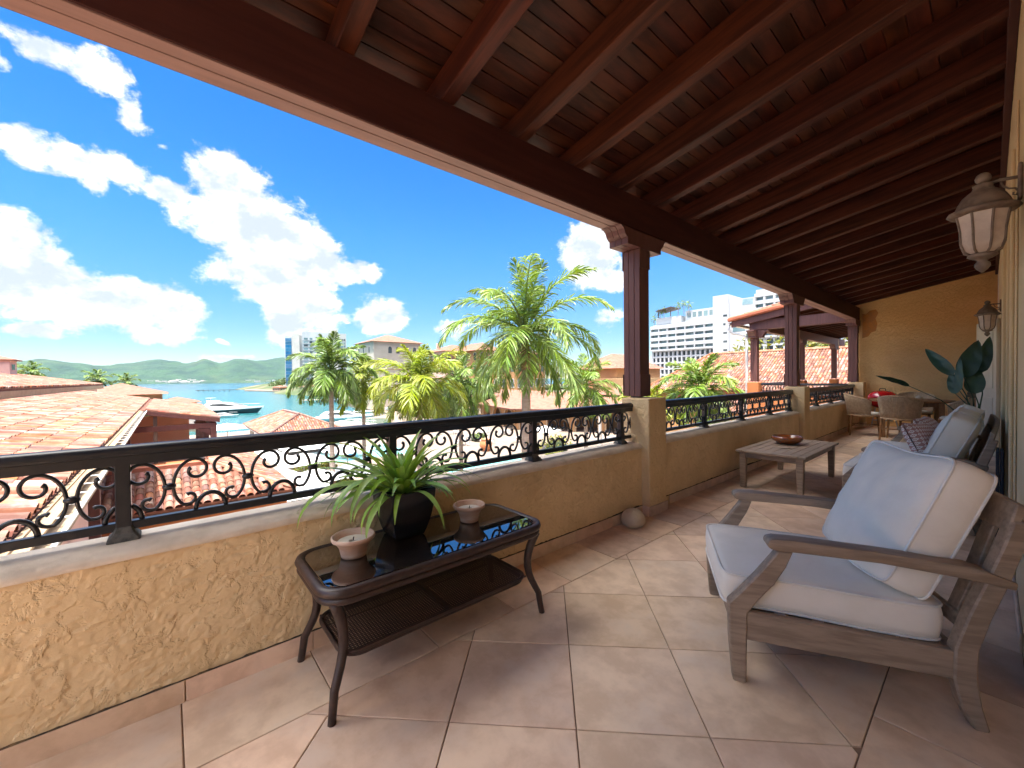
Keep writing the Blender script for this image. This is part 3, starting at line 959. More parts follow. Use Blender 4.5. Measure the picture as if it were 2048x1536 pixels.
# ---- wall lanterns
def lantern(loc, label, template=None):
    t = thing('wall_lantern', label, 'lamp', loc, group='bronze wall lanterns')
    if template is not None:
        for ch in template.children:
            c = ch.copy()
            COL.objects.link(c)
            c.parent = t
            for g in ch.children:
                d = g.copy()
                COL.objects.link(d)
                d.parent = c
        return t
    n = 8
    gl = MB().lathe([(0.040, -0.236), (0.072, -0.212), (0.086, -0.170), (0.089, -0.10), (0.098, -0.04), (0.106, 0.0)], n, rot=PI / 8).build('glass', MT['lamp_glass'], t, smooth='auto')
    for k in range(n):
        a = 2 * PI * k / n + PI / 8
        pr = [(0.042, -0.238), (0.074, -0.214), (0.088, -0.170), (0.091, -0.10), (0.100, -0.04), (0.108, 0.0)]
        MB().tube([(r * math.cos(a), r * math.sin(a), z) for r, z in pr], 0.006, 5).build('rib', MT['lamp_metal'], t, smooth=True)
    MB().lathe([(0.108, -0.014), (0.128, -0.010), (0.142, 0.002), (0.138, 0.012), (0.118, 0.020), (0.108, 0.030), (0.100, 0.055), (0.085, 0.085), (0.062, 0.108),
                (0.045, 0.122), (0.038, 0.140), (0.042, 0.150), (0.026, 0.158)], 16).build('cap', MT['lamp_metal'], t, smooth=True)
    MB().lathe([(0.004, 0.155), (0.020, 0.160), (0.030, 0.175), (0.032, 0.19), (0.026, 0.206), (0.012, 0.216), (0.001, 0.218)], 12).build('finial', MT['lamp_metal'], t, smooth=True)
    MB().lathe([(0.055, -0.232), (0.060, -0.244), (0.046, -0.256), (0.030, -0.262), (0.018, -0.272), (0.030, -0.285), (0.032, -0.30), (0.022, -0.318), (0.006, -0.335), (0.001, -0.338)], 10) \
        .build('pendant_drop', MT['lamp_metal'], t, smooth=True)
    MB().tube([(0.0, 0, 0.150), (0.06, 0, 0.156), (0.128, 0, 0.150)], 0.009, 6).build('bracket_arm', MT['lamp_metal'], t, smooth=True)
    sc = [(0.062, 0, 0.150), (0.072, 0, 0.118), (0.092, 0, 0.098), (0.114, 0, 0.094), (0.124, 0, 0.075), (0.118, 0, 0.056), (0.106, 0, 0.062), (0.108, 0, 0.074)]
    MB().tube(sc, 0.005, 5).build('bracket_scroll', MT['lamp_metal'], t, smooth=True)
    MB().box(0.122, -0.045, 0.03, 0.138, 0.045, 0.215).build('wall_plate', MT['lamp_metal'], t, bevel=0.006)
    return t


L1 = lantern((-0.030, 3.50, 2.25), 'bronze lantern with frosted glass nearest the camera, at the right edge')
lantern((-0.030, 9.70, 2.25), 'bronze lantern above the leafy potted plant', L1)
lantern((-0.030, 13.30, 2.25), 'farthest bronze lantern, half hidden below the second one', L1)

# ---- open door leaf on the house wall
t = thing('open_door', 'cream painted door leaf folded back along the house wall', 'door', (WX - 0.004, 9.95, 0.0), rad(104))
MB().box(0, 0.0, 0.02, 0.9, 0.045, 2.2).build('door_leaf', MT['cream_door'], t, bevel=0.004)
for (z0, z1) in ((0.2, 0.95), (1.1, 2.05)):
    MB().box(0.12, 0.0455, z0, 0.78, 0.053, z1).build('door_panel', MT['cream_door'], t, bevel=0.004)
h = MB().tube([(0.84, 0.05, 1.30), (0.84, 0.085, 1.30), (0.83, 0.095, 1.30), (0.74, 0.098, 1.30)], 0.009, 6).build('handle', MT['iron'], t, smooth=True)
MB().box(0.815, 0.046, 1.22, 0.865, 0.052, 1.38).build('handle_plate', MT['iron'], t, bevel=0.002)

# ================================================================== FURNITURE
def box_cushion(parent, name, lx, ly, t, M, crown=0.02, seed=0, mat_='linen', pipe=True, n=22, puff=0.0, label=None):
    """box-edged cushion, lx * ly, thickness t, welted edges; M places it"""
    def plan(u, v):
        m = max(abs(u), abs(v))
        if m < 1e-6:
            return 0, 0
        r = (abs(u) ** 14 + abs(v) ** 14) ** (1 / 14)
        return u * m / r, v * m / r

    def wr(x, y, s):
        return 0.009 * noise.noise(Vector((x * 4 + seed, y * 4, s))) + 0.006 * abs(noise.noise(Vector((x * 7 + seed, y * 13, s + 4)))) * (-1 if noise.noise(Vector((x * 3, y * 3, seed))) > 0 else 0.3)

    def top(sgn):
        def fn(a, b):
            u, v = 2 * a - 1, 2 * b - 1
            # denser rows towards the edge
            u = math.copysign(abs(u) ** 0.8, u)
            v = math.copysign(abs(v) ** 0.8, v)
            x, y = plan(u, v)
            e = (1 - abs(u) ** 4) * (1 - abs(v) ** 4)
            z = t / 2 * (1 - puff) + (crown + puff * t / 2) * e ** 0.7 + wr(x, y, sgn) * min(1, 3 * e)
            sag = 0.010 * math.sin(3.1 * x + seed) * (abs(v) ** 6)
            return (x * lx / 2, y * ly / 2 + sag, sgn * z)
        return fn
    mb = MB()
    mb.grid(top(1), n, n)
    mb.grid(top(-1), n, n, flip=True)
    # side band, slightly bulged
    loop = []
    k = 4 * n
    for i in range(k):
        q, r = divmod(i, n)
        s_ = 2 * r / n - 1
        s_ = math.copysign(abs(s_) ** 0.8, s_)
        u, v = ((s_, -1), (1, s_), (-s_, 1), (-1, -s_))[q]
        x, y = plan(u, v)
        sag = 0.010 * math.sin(3.1 * x + seed) * (abs(v) ** 6)
        loop.append((x * lx / 2, y * ly / 2 + sag, x, y))
    rows = 4
    tz = t / 2 * (1 - puff)
    vs = []
    for j in range(rows + 1):
        w = j / rows
        z = lerp(-tz, tz, w)
        for (x, y, ux, uy) in loop:
            b = 0.010 * math.sin(PI * w) + 0.004 * noise.noise(Vector((x * 9, y * 9, z * 14 + seed))) * math.sin(PI * w)
            l = math.hypot(x, y)
            vs.append((x + x / l * b, y + y / l * b, z))
    fs = []
    for j in range(rows):
        for i in range(k):
            fs.append((j * k + i, j * k + (i + 1) % k, (j + 1) * k + (i + 1) % k, (j + 1) * k + i))
    mb.add(vs, fs)
    mb.xform(M)
    o = mb.build(name, MT[mat_], parent, smooth=True, merge=True)
    if pipe:
        for sg in (1, -1):
            p = MB().tube([(x * 1.004, y * 1.004, sg * tz) for (x, y, _, _) in loop], 0.0055, 6, closed=True).xform(M)
            p.build('piping', MT['piping'], o, smooth=True)
    return o


def T(x, y, z, ry=0.0, rx=0.0, rz=0.0):
    return Matrix.Translation((x, y, z)) @ Matrix.Rotation(rz, 4, 'Z') @ Matrix.Rotation(ry, 4, 'Y') @ Matrix.Rotation(rx, 4, 'X')


def lounge(name, label, cat, loc, rz, W, seats, seed, slats):
    """weathered teak lounge seat: x runs to the back, y across"""
    t = thing(name, label, cat, loc, rz)
    TH = 0.055
    fo = [(-0.022, 0.0), (-0.036, 0.18), (-0.041, 0.345), (0.000, 0.392), (0.070, 0.482), (0.128, 0.565), (0.152, 0.602)]
    fi = [(0.030, 0.0), (0.032, 0.15), (0.034, 0.308), (0.075, 0.372), (0.135, 0.450), (0.178, 0.530), (0.205, 0.602)]
    bo = [(0.790, 0.0), (0.748, 0.085), (0.727, 0.183), (0.730, 0.30), (0.768, 0.43), (0.822, 0.58), (0.868, 0.72), (0.892, 0.80)]
    bi = [(0.835, 0.0), (0.812, 0.085), (0.796, 0.183), (0.800, 0.30), (0.836, 0.43), (0.888, 0.58), (0.930, 0.72), (0.950, 0.80)]
    for y0 in (0.0, W - TH):
        MB().strip_prism([(x, y0, z) for x, z in fo], [(x, y0, z) for x, z in fi], (0, TH, 0)).build('front_leg', MT['teak'], t, bevel=0.006, smooth=True)
        MB().strip_prism([(x, y0, z) for x, z in bo], [(x, y0, z) for x, z in bi], (0, TH, 0)).build('back_leg', MT['teak'], t, bevel=0.006, smooth=True)
        ya = y0 - 0.012 if y0 == 0 else y0 - 0.012
        at = [(0.105, 0.628), (0.112, 0.643), (0.135, 0.651), (0.20, 0.652), (0.50, 0.641), (0.78, 0.622), (0.90, 0.580)]
        ab = [(0.108, 0.618), (0.118, 0.607), (0.140, 0.602), (0.20, 0.602), (0.50, 0.597), (0.78, 0.572), (0.895, 0.552)]
        MB().strip_prism([(x, ya, z) for x, z in at], [(x, ya, z) for x, z in ab], (0, 0.08, 0)).build('armrest', MT['teak'], t, bevel=0.007, seg=2, smooth=True)
        MB().strip_prism([(0.030, y0 + 0.01, 0.312), (0.735, y0 + 0.01, 0.285)], [(0.030, y0 + 0.01, 0.188), (0.735, y0 + 0.01, 0.176)], (0, 0.035, 0)) \
            .build('side_rail', MT['teak'], t, bevel=0.005)
    MB().box(-0.018, TH, 0.20, 0.012, W - TH, 0.30).build('front_rail', MT['teak'], t, bevel=0.005)
    MB().box(0.742, TH, 0.19, 0.772, W - TH, 0.28).build('rear_rail', MT['teak'], t, bevel=0.005)
    for k in range(5):
        x = 0.07 + k * 0.14
        MB().box(x, TH, 0.262, x + 0.09, W - TH, 0.280).build('seat_slat', MT['teak'], t, bevel=0.003)
    # gently bowed top rail
    n = 10
    ra, rb = [], []
    for i in range(n + 1):
        y = lerp(TH * 0.2, W - TH * 0.2, i / n)
        bow = 0.03 * math.sin(PI * i / n)
        ra.append((0.880 + bow, y, 0.755))
        rb.append((0.905 + bow, y, 0.865 + 0.018 * math.sin(PI * i / n)))
    MB().strip_prism(ra, rb, (0.032, 0, -0.008)).build('top_rail', MT['teak'], t, bevel=0.006, smooth=True)
    MB().box(0.775, TH, 0.345, 0.800, W - TH, 0.405).build('lower_back_rail', MT['teak'], t, bevel=0.004)
    for k in range(slats):
        y = lerp(TH + 0.05, W - TH - 0.11, k / (slats - 1))
        MB().strip_prism([(0.782, y, 0.38), (0.845, y, 0.57), (0.905, y, 0.78)], [(0.800, y, 0.38), (0.863, y, 0.57), (0.924, y, 0.78)], (0, 0.06, 0)) \
            .build('back_slat', MT['teak'], t, bevel=0.003)
    ws = (W - 0.125) / seats
    for k in range(seats):
        yc = 0.0625 + ws * (k + 0.5)
        box_cushion(t, 'seat_cushion', 0.79, ws - 0.006, 0.135, T(0.345, yc, 0.366, rad(1.6)), crown=0.022, seed=seed + k)
    return t


# the armchair in the foreground
arm = lounge('armchair', 'weathered teak armchair with off-white cushions in the right foreground', 'armchair', (-0.706, 1.889, 0.003), rad(30.7), 0.80, 1, 3, 4)
box_cushion(arm, 'back_cushion', 0.64, 0.57, 0.145, T(0.712, 0.385, 0.706, 0, 0, 0) @ Matrix.Rotation(rad(-67.5), 4, 'Y') @ Matrix.Rotation(rad(92), 4, 'Z') @ Matrix.Rotation(rad(2), 4, 'X'),
            crown=0.048, seed=21, puff=0.06)

# the sofa further along the wall
sofa = lounge('sofa', 'weathered teak sofa with off-white cushions against the house wall', 'sofa', (-0.90, 5.05, 0.003), 0.0, 2.35, 3, 8, 9)
for k in range(3):
    box_cushion(sofa, 'back_cushion', 0.72, 0.58, 0.18, T(0.655, 0.43 + 0.745 * k, 0.685) @ Matrix.Rotation(rad(-68 + 2 * k), 4, 'Y') @ Matrix.Rotation(rad(90 + 2 * k), 4, 'Z'),
                crown=0.035, seed=31 + 4 * k, puff=0.12)


def scatter_pillow(label, M, mat_, seed):
    t = thing('scatter_pillow', label, 'pillow', M.translation)
    Mr = M.copy()
    Mr.translation = (0, 0, 0)
    n = 16

    def side(s):
        def fn(a, b):
            u, v = 2 * a - 1, 2 * b - 1
            e = max(0.0, (1 - u ** 4) * (1 - v ** 4))
            k = 1 - 0.07 * (1 - abs(u * v)) * max(abs(u), abs(v)) ** 3
            return tuple(Vector((u * 0.225 * k, s * (0.004 + 0.072 * e ** 0.6 + 0.004 * noise.noise(Vector((u * 3 + seed, v * 3, s)))), v * 0.225 * k)))
        return fn
    mb = MB().grid(side(1), n, n).grid(side(-1), n, n, flip=True)
    o = mb.build('cover', MT[mat_], t, smooth=True, merge=True)
    q = o.rotation_mode
    o.matrix_local = Mr
    return t


scatter_pillow('dusty pink trellis-patterned pillow at the near end of the sofa', T(-0.385, 5.42, 0.675, rad(10), rad(0), 0) @ Matrix.Rotation(rad(74), 4, 'Z') @ Matrix.Rotation(rad(-34), 4, 'X'), 'pattern', 1)
scatter_pillow('second trellis-patterned pillow tucked deeper into the sofa', T(-0.36, 6.05, 0.70, rad(-8), 0, 0) @ Matrix.Rotation(rad(84), 4, 'Z') @ Matrix.Rotation(rad(-26), 4, 'X'), 'pattern', 5)

# ---- weathered low table with wooden bowl
t = thing('low_table', 'weathered grey teak low table holding a wooden bowl', 'table', (-1.63, 5.95, 0.003))
hx, hy, zt = 0.355, 0.735, 0.455
for (x0, y0, x1, y1) in ((-hx, -hy, -hx + 0.075, hy), (hx - 0.075, -hy, hx, hy), (-hx + 0.078, -hy, hx - 0.078, -hy + 0.075), (-hx + 0.078, hy - 0.075, hx - 0.078, hy)):
    MB().box(x0, y0, zt - 0.028, x1, y1, zt).build('top_border', MT['teak'], t, bevel=0.005)
w = (2 * hx - 0.156) / 6
for k in range(6):
    MB().box(-hx + 0.078 + k * w + 0.003, -hy + 0.078, zt - 0.026, -hx + 0.078 + (k + 1) * w - 0.003, hy - 0.078, zt - 0.003).build('slat', MT['teak'], t, bevel=0.002)
for (x0, y0, x1, y1) in ((-hx + 0.05, -hy + 0.05, -hx + 0.075, hy - 0.05), (hx - 0.075, -hy + 0.05, hx - 0.05, hy - 0.05), (-hx + 0.08, -hy + 0.05, hx - 0.08, -hy + 0.075), (-hx + 0.08, hy - 0.075, hx - 0.08, hy - 0.05)):
    MB().box(x0, y0, zt - 0.09, x1, y1, zt - 0.029).build('apron', MT['teak'], t, bevel=0.003)
for sx in (-1, 1):
    for sy in (-1, 1):
        MB().lathe([(0.034, 0.0), (0.040, 0.012), (0.050, zt - 0.032)], 4, (sx * (hx - 0.066), sy * (hy - 0.066), 0), rot=PI / 4).build('leg', MT['teak'], t, bevel=0.004)
t = thing('wooden_bowl', 'wide polished reddish wooden bowl on the weathered low table', 'bowl', (-1.70, 6.12, 0.459))
MB().lathe([(0.07, 0.0), (0.115, 0.012), (0.160, 0.040), (0.178, 0.070), (0.172, 0.092), (0.163, 0.098), (0.155, 0.092), (0.150, 0.065), (0.110, 0.030), (0.02, 0.022)], 36) \
    .build('bowl_body', MT['wood_bowl'], t, smooth=True)
t = thing('coaster', 'small round coaster beside the wooden bowl', 'coaster', (-1.62, 5.72, 0.459))
MB().lathe([(0.060, 0.0), (0.063, 0.003), (0.060, 0.007), (0.050, 0.006)], 24).build('disc', MT['teak'], t, smooth='auto')

# ---- dark wicker coffee table with smoked glass
t = thing('glass_topped_table', 'dark brown wicker coffee table with smoked glass top by the parapet', 'table', (-1.895, 1.04, 0.003))
hx, hy, zt = 0.250, 0.595, 0.515


def rrect(hx, hy, r, n=6, bow=0.0):
    pts = []
    for (cx, cy, a0) in ((hx - r, hy - r, 0), (-hx + r, hy - r, 90), (-hx + r, -hy + r, 180), (hx - r, -hy + r, 270)):
        for i in range(n + 1):
            a = rad(a0 + 90 * i / n)
            pts.append((cx + r * math.cos(a), cy + r * math.sin(a)))
    out = []
    for i, p in enumerate(pts):
        q = pts[(i + 1) % len(pts)]
        out.append(p)
        d = math.hypot(q[0] - p[0], q[1] - p[1])
        if d > 0.1:
            m = int(d / 0.05)
            for k in range(1, m):
                out.append((lerp(p[0], q[0], k / m), lerp(p[1], q[1], k / m)))
    return [(x + math.copysign(bow * (1 - (y / hy) ** 2), x) * (abs(x) / hx), y) for x, y in out]


outl = rrect(hx, hy, 0.095, 6, 0.012)
inl = rrect(hx - 0.026, hy - 0.026, 0.078, 6, 0.012)
MB().tube([(x * 0.985, y * 0.99, zt - 0.012) for x, y in outl], 0.0215, 8, closed=True).build('top_frame', MT['wicker_dark'], t, smooth=True)
MB().tube([(x * 0.97, y * 0.985, zt - 0.046) for x, y in outl], 0.0175, 8, closed=True).build('top_frame_band', MT['wicker_dark'], t, smooth=True)
MB().prism([(x, y, zt - 0.004) for x, y in inl], (0, 0, 0.008)).build('glass_top', MT['smoked'], t, bevel=0.002)
for sx in (-1, 1):
    for sy in (-1, 1):
        P = []
        for i in range(13):
            s = i / 12
            z = (zt - 0.05) * (1 - s)
            # slim S: in towards the shelf, flaring out at the foot
            k = 0.055 * math.sin(PI * min(1, s * 1.35)) - 0.085 * max(0, s - 0.45) ** 1.6
            P.append((sx * (hx - 0.030 - k * 0.55), sy * (hy - 0.045 - k * 0.75), z))
        MB().tube(P, [0.024 - 0.008 * i / 12 for i in range(13)], 8).build('leg', MT['wicker_dark'], t, smooth=True)
sh = rrect(hx - 0.055, hy - 0.085, 0.08)
MB().tube([(x, y, 0.215) for x, y in sh], 0.0105, 6, closed=True).build('shelf_frame', MT['wicker_dark'], t, smooth=True)
MB().tube([(x * 0.97, y * 0.98, 0.198) for x, y in sh], 0.009, 6, closed=True).build('shelf_frame', MT['wicker_dark'], t, smooth=True)
MB().box(-hx + 0.06, -0.010, 0.206, hx - 0.06, 0.010, 0.220).build('shelf_bar', MT['wicker_dark'], t)
mesh_ = MB()
k = -hy + 0.10
while k < hy - 0.095:
    mesh_.box(-hx + 0.06, k - 0.0028, 0.2115, hx - 0.06, k + 0.0028, 0.2145)
    k += 0.0135
k = -hx + 0.07
while k < hx - 0.065:
    mesh_.box(k - 0.0028, -hy + 0.092, 0.2128, k + 0.0028, hy - 0.092, 0.2158)
    k += 0.0135
stuff(mesh_.build('woven_shelf', MT['wicker_dark'], t, normals=False))

# ---- planter with strap-leaved plant
pt = thing('potted_plant', 'spiky green strap-leaved plant in a black square planter on the glass table', 'plant', (-2.03, 0.955, 0.5245))
for s_ in (1,):
    prof = [(0.098, 0.0), (0.112, 0.03), (0.135, 0.10), (0.150, 0.17), (0.158, 0.245), (0.158, 0.252), (0.146, 0.252), (0.138, 0.215), (0.02, 0.214)]
    MB().lathe([(r * 1.12, z * 0.98) for r, z in prof], 4, rot=PI / 4).build('planter', MT['planter'], pt, bevel=0.006, seg=2, smooth=True)
MB().lathe([(0.150, 0.200), (0.13, 0.220), (0.001, 0.226)], 4, rot=PI / 4).build('soil', MT['soil'], pt)


def blade(L, w, e0, droop, seed, n=14, twist=0.0):
    """strap leaf growing along +x, starting at elevation e0"""
    rnd = random.Random(seed)
    v, f = [], []
    x = z = 0.0
    e = e0
    side = 0.0
    tw = rnd.uniform(-0.5, 0.5)
    for i in range(n + 1):
        s = i / n
        ww = w * (0.55 + 0.9 * s) if s < 0.35 else w * 0.865 * (1 - ((s - 0.35) / 0.65) ** 2.4) + 0.0006
        fold = ww * 0.55 * (1 - 0.5 * s)
        nx, nz = -math.sin(e), math.cos(e)
        a = tw * s
        for k in (-1, 0, 1):
            up = fold * (abs(k) - 0.5) * 0.7
            v.append((x + nx * (up + k * ww * math.sin(a)), side + k * ww * math.cos(a), z + nz * (up + k * ww * math.sin(a))))
        x += math.cos(e) * L / n
        z += math.sin(e) * L / n
        side += tw * 0.02 * s * L
        e -= droop / n * (0.4 + 1.6 * s)
    for i in range(n):
        for k in range(2):
            a = i * 3 + k
            f.append((a, a + 3, a + 4, a + 1))
    return MB().add(v, f).mesh('leaf', MT['leaf_blade'], smooth=True, normals=False)


rnd = random.Random(5)
for i in range(84):
    q = i / 84
    e0 = rad(lerp(86, 18, q ** 0.75) + rnd.uniform(-8, 8))
    L = rnd.uniform(0.30, 0.45) * (1.0 if q > 0.2 else 0.85)
    droop = rad(rnd.uniform(35, 75) if q < 0.35 else rnd.uniform(55, 125))
    me = blade(L, rnd.uniform(0.0145, 0.0215), e0, droop, i)
    a = i * 2.39996 + rnd.uniform(-0.3, 0.3)
    if math.sin(a) < -0.2 and q > 0.3:      # the plant sprawls towards the left-hand side
        pass
    put(me, 'leaf', pt, (0.035 * math.cos(a) * q, 0.035 * math.sin(a) * q, 0.215), a)
for (a, e, L, dr, w) in ((-2.3, 30, 0.60, 50, 0.023), (-1.95, 25, 0.56, 85, 0.024), (-1.6, 35, 0.60, 115, 0.022), (-1.2, 45, 0.55, 130, 0.022), (-0.9, 52, 0.58, 140, 0.021),
                         (-2.6, 40, 0.56, 60, 0.021), (0.9, 40, 0.45, 80, 0.019), (1.5, 35, 0.48, 70, 0.019), (-1.4, 62, 0.55, 60, 0.021), (-1.75, 48, 0.58, 75, 0.022)):
    put(blade(L, w, rad(e), rad(dr), int(a * 100)), 'leaf', pt, (0.03 * math.cos(a), 0.03 * math.sin(a), 0.215), a)


def candle_bowl(loc, label, r, candle):
    t = thing('terracotta_bowl', label, 'bowl', loc, group='terracotta bowls on the glass table')
    MB().lathe([(0.56 * r, 0.0), (0.58 * r, 0.012), (0.66 * r, 0.045), (0.82 * r, 0.068), (0.97 * r, 0.078), (1.0 * r, 0.084), (0.99 * r, 0.094), (0.95 * r, 0.097), (0.90 * r, 0.092),
                (0.84 * r, 0.082), (0.70 * r, 0.066), (0.60 * r, 0.050), (0.02, 0.048)], 32).build('bowl_body', MT['terracotta_pot'], t, smooth=True)
    MB().lathe([(0.74 * r, 0.0695), (0.66 * r, 0.0715), (0.10 * r, 0.069), (0.001, 0.069)], 28).build('candle_wax', MT['wax'], t, smooth=True)
    MB().tube([(0, 0, 0.069), (0.001, 0.0, 0.079), (0.003, 0.001, 0.086)], 0.0028, 6).build('wick', MT['black'], t)


candle_bowl((-1.935, 0.655, 0.5245), 'terracotta candle bowl under the drooping leaves at the left of the glass table', 0.098, True)
candle_bowl((-1.955, 1.325, 0.5245), 'terracotta candle bowl alone at the right end of the glass table', 0.092, True)

# ---- round stone by the parapet
t = thing('door_stop_stone', 'pale rounded stone lying on the floor beside the near pier', 'stone', (-2.07, 3.17, 0.003))
mb = MB()
n = 14


def stone(a, b):
    th, ph = a * PI, b * 2 * PI
    r = 0.108 * (1 + 0.05 * noise.noise(Vector((math.cos(ph) * 1.5, math.sin(ph) * 1.5, a * 3))))
    z = math.cos(th)
    zz = z * r * (0.95 if z > 0 else 0.62)
    return (r * math.sin(th) * math.cos(ph), r * math.sin(th) * math.sin(ph), max(zz + 0.058, 0.0))


mb.grid(stone, 14, 24).build('boulder', MT['stone'], t, smooth=True, merge=True)

# ---- wicker dining chairs
def dining_chair(loc, rz, label):
    t = thing('dining_chair', label, 'chair', loc, rz, group='rattan dining chairs')
    t.scale = (1.17, 1.17, 1.15)
    # seat faces +x; the shell wraps the back at -x
    a0, a1 = rad(75), rad(285)
    N = 46
    rx, ry = 0.285, 0.275

    def top(a):
        k = (math.cos(a - PI) + 0.30) / 1.30
        return 0.64 + 0.15 * max(0, k) ** 0.8

    def P(a, z):
        s = lerp(0.86, 1.06, min(1, max(0, (z - 0.38) / 0.40)))
        return (rx * s * math.cos(a) + 0.01, ry * s * math.sin(a), z)
    st = MB()
    for i in range(N + 1):
        a = lerp(a0, a1, i / N)
        zt_ = top(a)
        st.tube([P(a, lerp(0.385, zt_, j / 4)) for j in range(5)], 0.0085, 5)
    stuff(st.build('woven_strands', MT['rattan'], t, smooth=True, normals=False))

    def shell(u, v):
        a = lerp(a0, a1, u)
        p = P(a, lerp(0.385, top(a), v))
        return (p[0] * 0.99, p[1] * 0.99, p[2])
    MB().grid(shell, 24, 4).build('back_shell', MT['rattan'], t, smooth=True)
    MB().tube([P(lerp(a0, a1, i / 24), top(lerp(a0, a1, i / 24))) for i in range(25)], 0.0135, 6).build('top_rim', MT['rattan'], t, smooth=True)
    MB().tube([P(lerp(0, 2 * PI, i / 28), 0.388) for i in range(28)], 0.016, 6, closed=True).build('seat_rim', MT['rattan'], t, smooth=True)
    MB().lathe([(0.24, 0.385), (0.245, 0.42), (0.22, 0.44), (0.001, 0.446)], 20, (0.01, 0, 0)).build('seat_pad', MT['linen'], t, smooth=True)
    for sx in (-1, 1):
        for sy in (-1, 1):
            MB().tube([(sx * 0.195 + 0.01, sy * 0.19, 0.39), (sx * 0.225 + 0.01, sy * 0.215, 0.0)], [0.020, 0.014], 8).build('leg', MT['teak_warm'], t, smooth='auto')
    for sy in (-1, 1):
        MB().tube([(-0.205, sy * 0.205, 0.19), (0.225, sy * 0.205, 0.19)], 0.009, 6).build('stretcher', MT['teak_warm'], t)
    MB().tube([(-0.205, -0.205, 0.21), (-0.205, 0.205, 0.21)], 0.009, 6).build('stretcher', MT['teak_warm'], t)


dining_chair((-1.80, 11.75, 0.003), rad(12), 'rattan dining chair nearest the parapet and railing')
dining_chair((-1.17, 11.22, 0.003), rad(84), 'rattan dining chair seen from behind in front of the dining table')
dining_chair((-0.34, 11.55, 0.003), rad(165), 'shaded rattan dining chair nearest the house wall')
dining_chair((-1.10, 12.95, 0.003), rad(-85), 'rattan dining chair at the far side of the dining table')

t = thing('dining_table', 'round teak dining table between the rattan chairs', 'table', (-1.10, 12.08, 0.003), rad(8))
t.scale = (1.08, 1.08, 1.04)
MB().lathe([(0.60, 0.725), (0.615, 0.735), (0.615, 0.752), (0.605, 0.760), (0.001, 0.760)], 40).build('table_top', MT['teak_warm'], t, smooth='auto')
for sx in (-1, 1):
    for sy in (-1, 1):
        MB().box(sx * 0.40 - 0.035, sy * 0.40 - 0.035, 0.0, sx * 0.40 + 0.035, sy * 0.40 + 0.035, 0.724).build('leg', MT['teak_warm'], t, bevel=0.006)
for sy in (-1, 1):
    MB().box(-0.36, sy * 0.40 - 0.012, 0.64, 0.36, sy * 0.40 + 0.012, 0.724).build('apron', MT['teak_warm'], t)
t = thing('table_ornament', 'small pale shell-like ornament on the dining table', 'ornament', (-0.98, 12.2, 0.795))
MB().lathe([(0.05, 0.0), (0.07, 0.02), (0.055, 0.05), (0.03, 0.075), (0.012, 0.09), (0.001, 0.095)], 9).build('shell_body', MT['stone'], t, smooth=True)
t = thing('napkin_stack', 'small cream stack of napkins on the dining table', 'napkins', (-1.30, 11.98, 0.795), rad(20))
for k in range(3):
    MB().box(-0.08, -0.06, 0.012 * k, 0.08, 0.06, 0.012 * k + 0.010).build('napkin', MT['linen'], t, bevel=0.002)

# ---- red kettle grill
t = thing('kettle_grill', 'glossy red kettle grill standing in front of the end wall', 'grill', (-1.70, 13.35, 0.003))
MB().lathe([(0.001, 0.50), (0.10, 0.51), (0.20, 0.56), (0.265, 0.64), (0.285, 0.735), (0.285, 0.742), (0.27, 0.742)], 32).build('bowl', MT['red'], t, smooth=True)
ld = MB().lathe([(0.280, 0.752), (0.290, 0.755), (0.285, 0.79), (0.255, 0.855), (0.19, 0.91), (0.10, 0.94), (0.001, 0.948)], 32).build('lid', MT['red'], t, smooth=True)
MB().tube([(-0.06, 0, 0.944), (-0.05, 0, 0.985), (0.05, 0, 0.985), (0.06, 0, 0.944)], 0.010, 6).build('lid_handle', MT['black'], ld, smooth=True)
MB().lathe([(0.030, 0.0), (0.032, 0.006), (0.001, 0.008)], 12, (0.12, -0.07, 0.926)).build('vent', MT['steel'], ld)
for k in range(3):
    a = 2 * PI * k / 3 + 0.4
    MB().tube([(0.17 * math.cos(a), 0.17 * math.sin(a), 0.55), (0.30 * math.cos(a), 0.30 * math.sin(a), 0.0)], 0.012, 6).build('leg', MT['steel'], t)
MB().lathe([(0.19, 0.20), (0.20, 0.215), (0.05, 0.21)], 20).build('ash_plate', MT['steel'], t, smooth=True)
MB().tube([(-0.285, -0.07, 0.70), (-0.35, -0.06, 0.70), (-0.35, 0.06, 0.70), (-0.285, 0.07, 0.70)], 0.010, 6).build('side_handle', MT['black'], t, smooth=True)

# ---- sideboard, narrow dark panels
t = thing('sideboard', 'low brown wooden sideboard against the house wall near the end wall', 'sideboard', (-0.10, 12.95, 0.003))
MB().box(-0.20, -0.45, 0.85, 0.19, 0.45, 0.95).build('top', MT['sideboard'], t, bevel=0.005)
MB().box(-0.17, -0.42, 0.10, 0.18, 0.42, 0.848).build('carcass', MT['sideboard'], t, bevel=0.004)
for sy in (-1, 1):
    d = MB().box(-0.182, min(0, sy) * 0.41 + 0.005, 0.14, -0.171, max(0, sy) * 0.41 - 0.005, 0.82).build('door', MT['sideboard'], t, bevel=0.003)
    MB().box(-0.192, sy * 0.05 - 0.008, 0.48, -0.183, sy * 0.05 + 0.008, 0.56).build('handle', MT['iron'], d)
for sx in (-0.14, 0.15):
    for sy in (-0.38, 0.38):
        MB().box(sx - 0.02, sy - 0.02, 0, sx + 0.02, sy + 0.02, 0.099).build('leg', MT['sideboard'], t)
t = thing('dark_strip_panels', 'narrow dark navy panels standing behind the sofa arm', 'screen', (0.052, 5.0, 0.003))  # plain dark panels filling the narrow strip behind the sofa
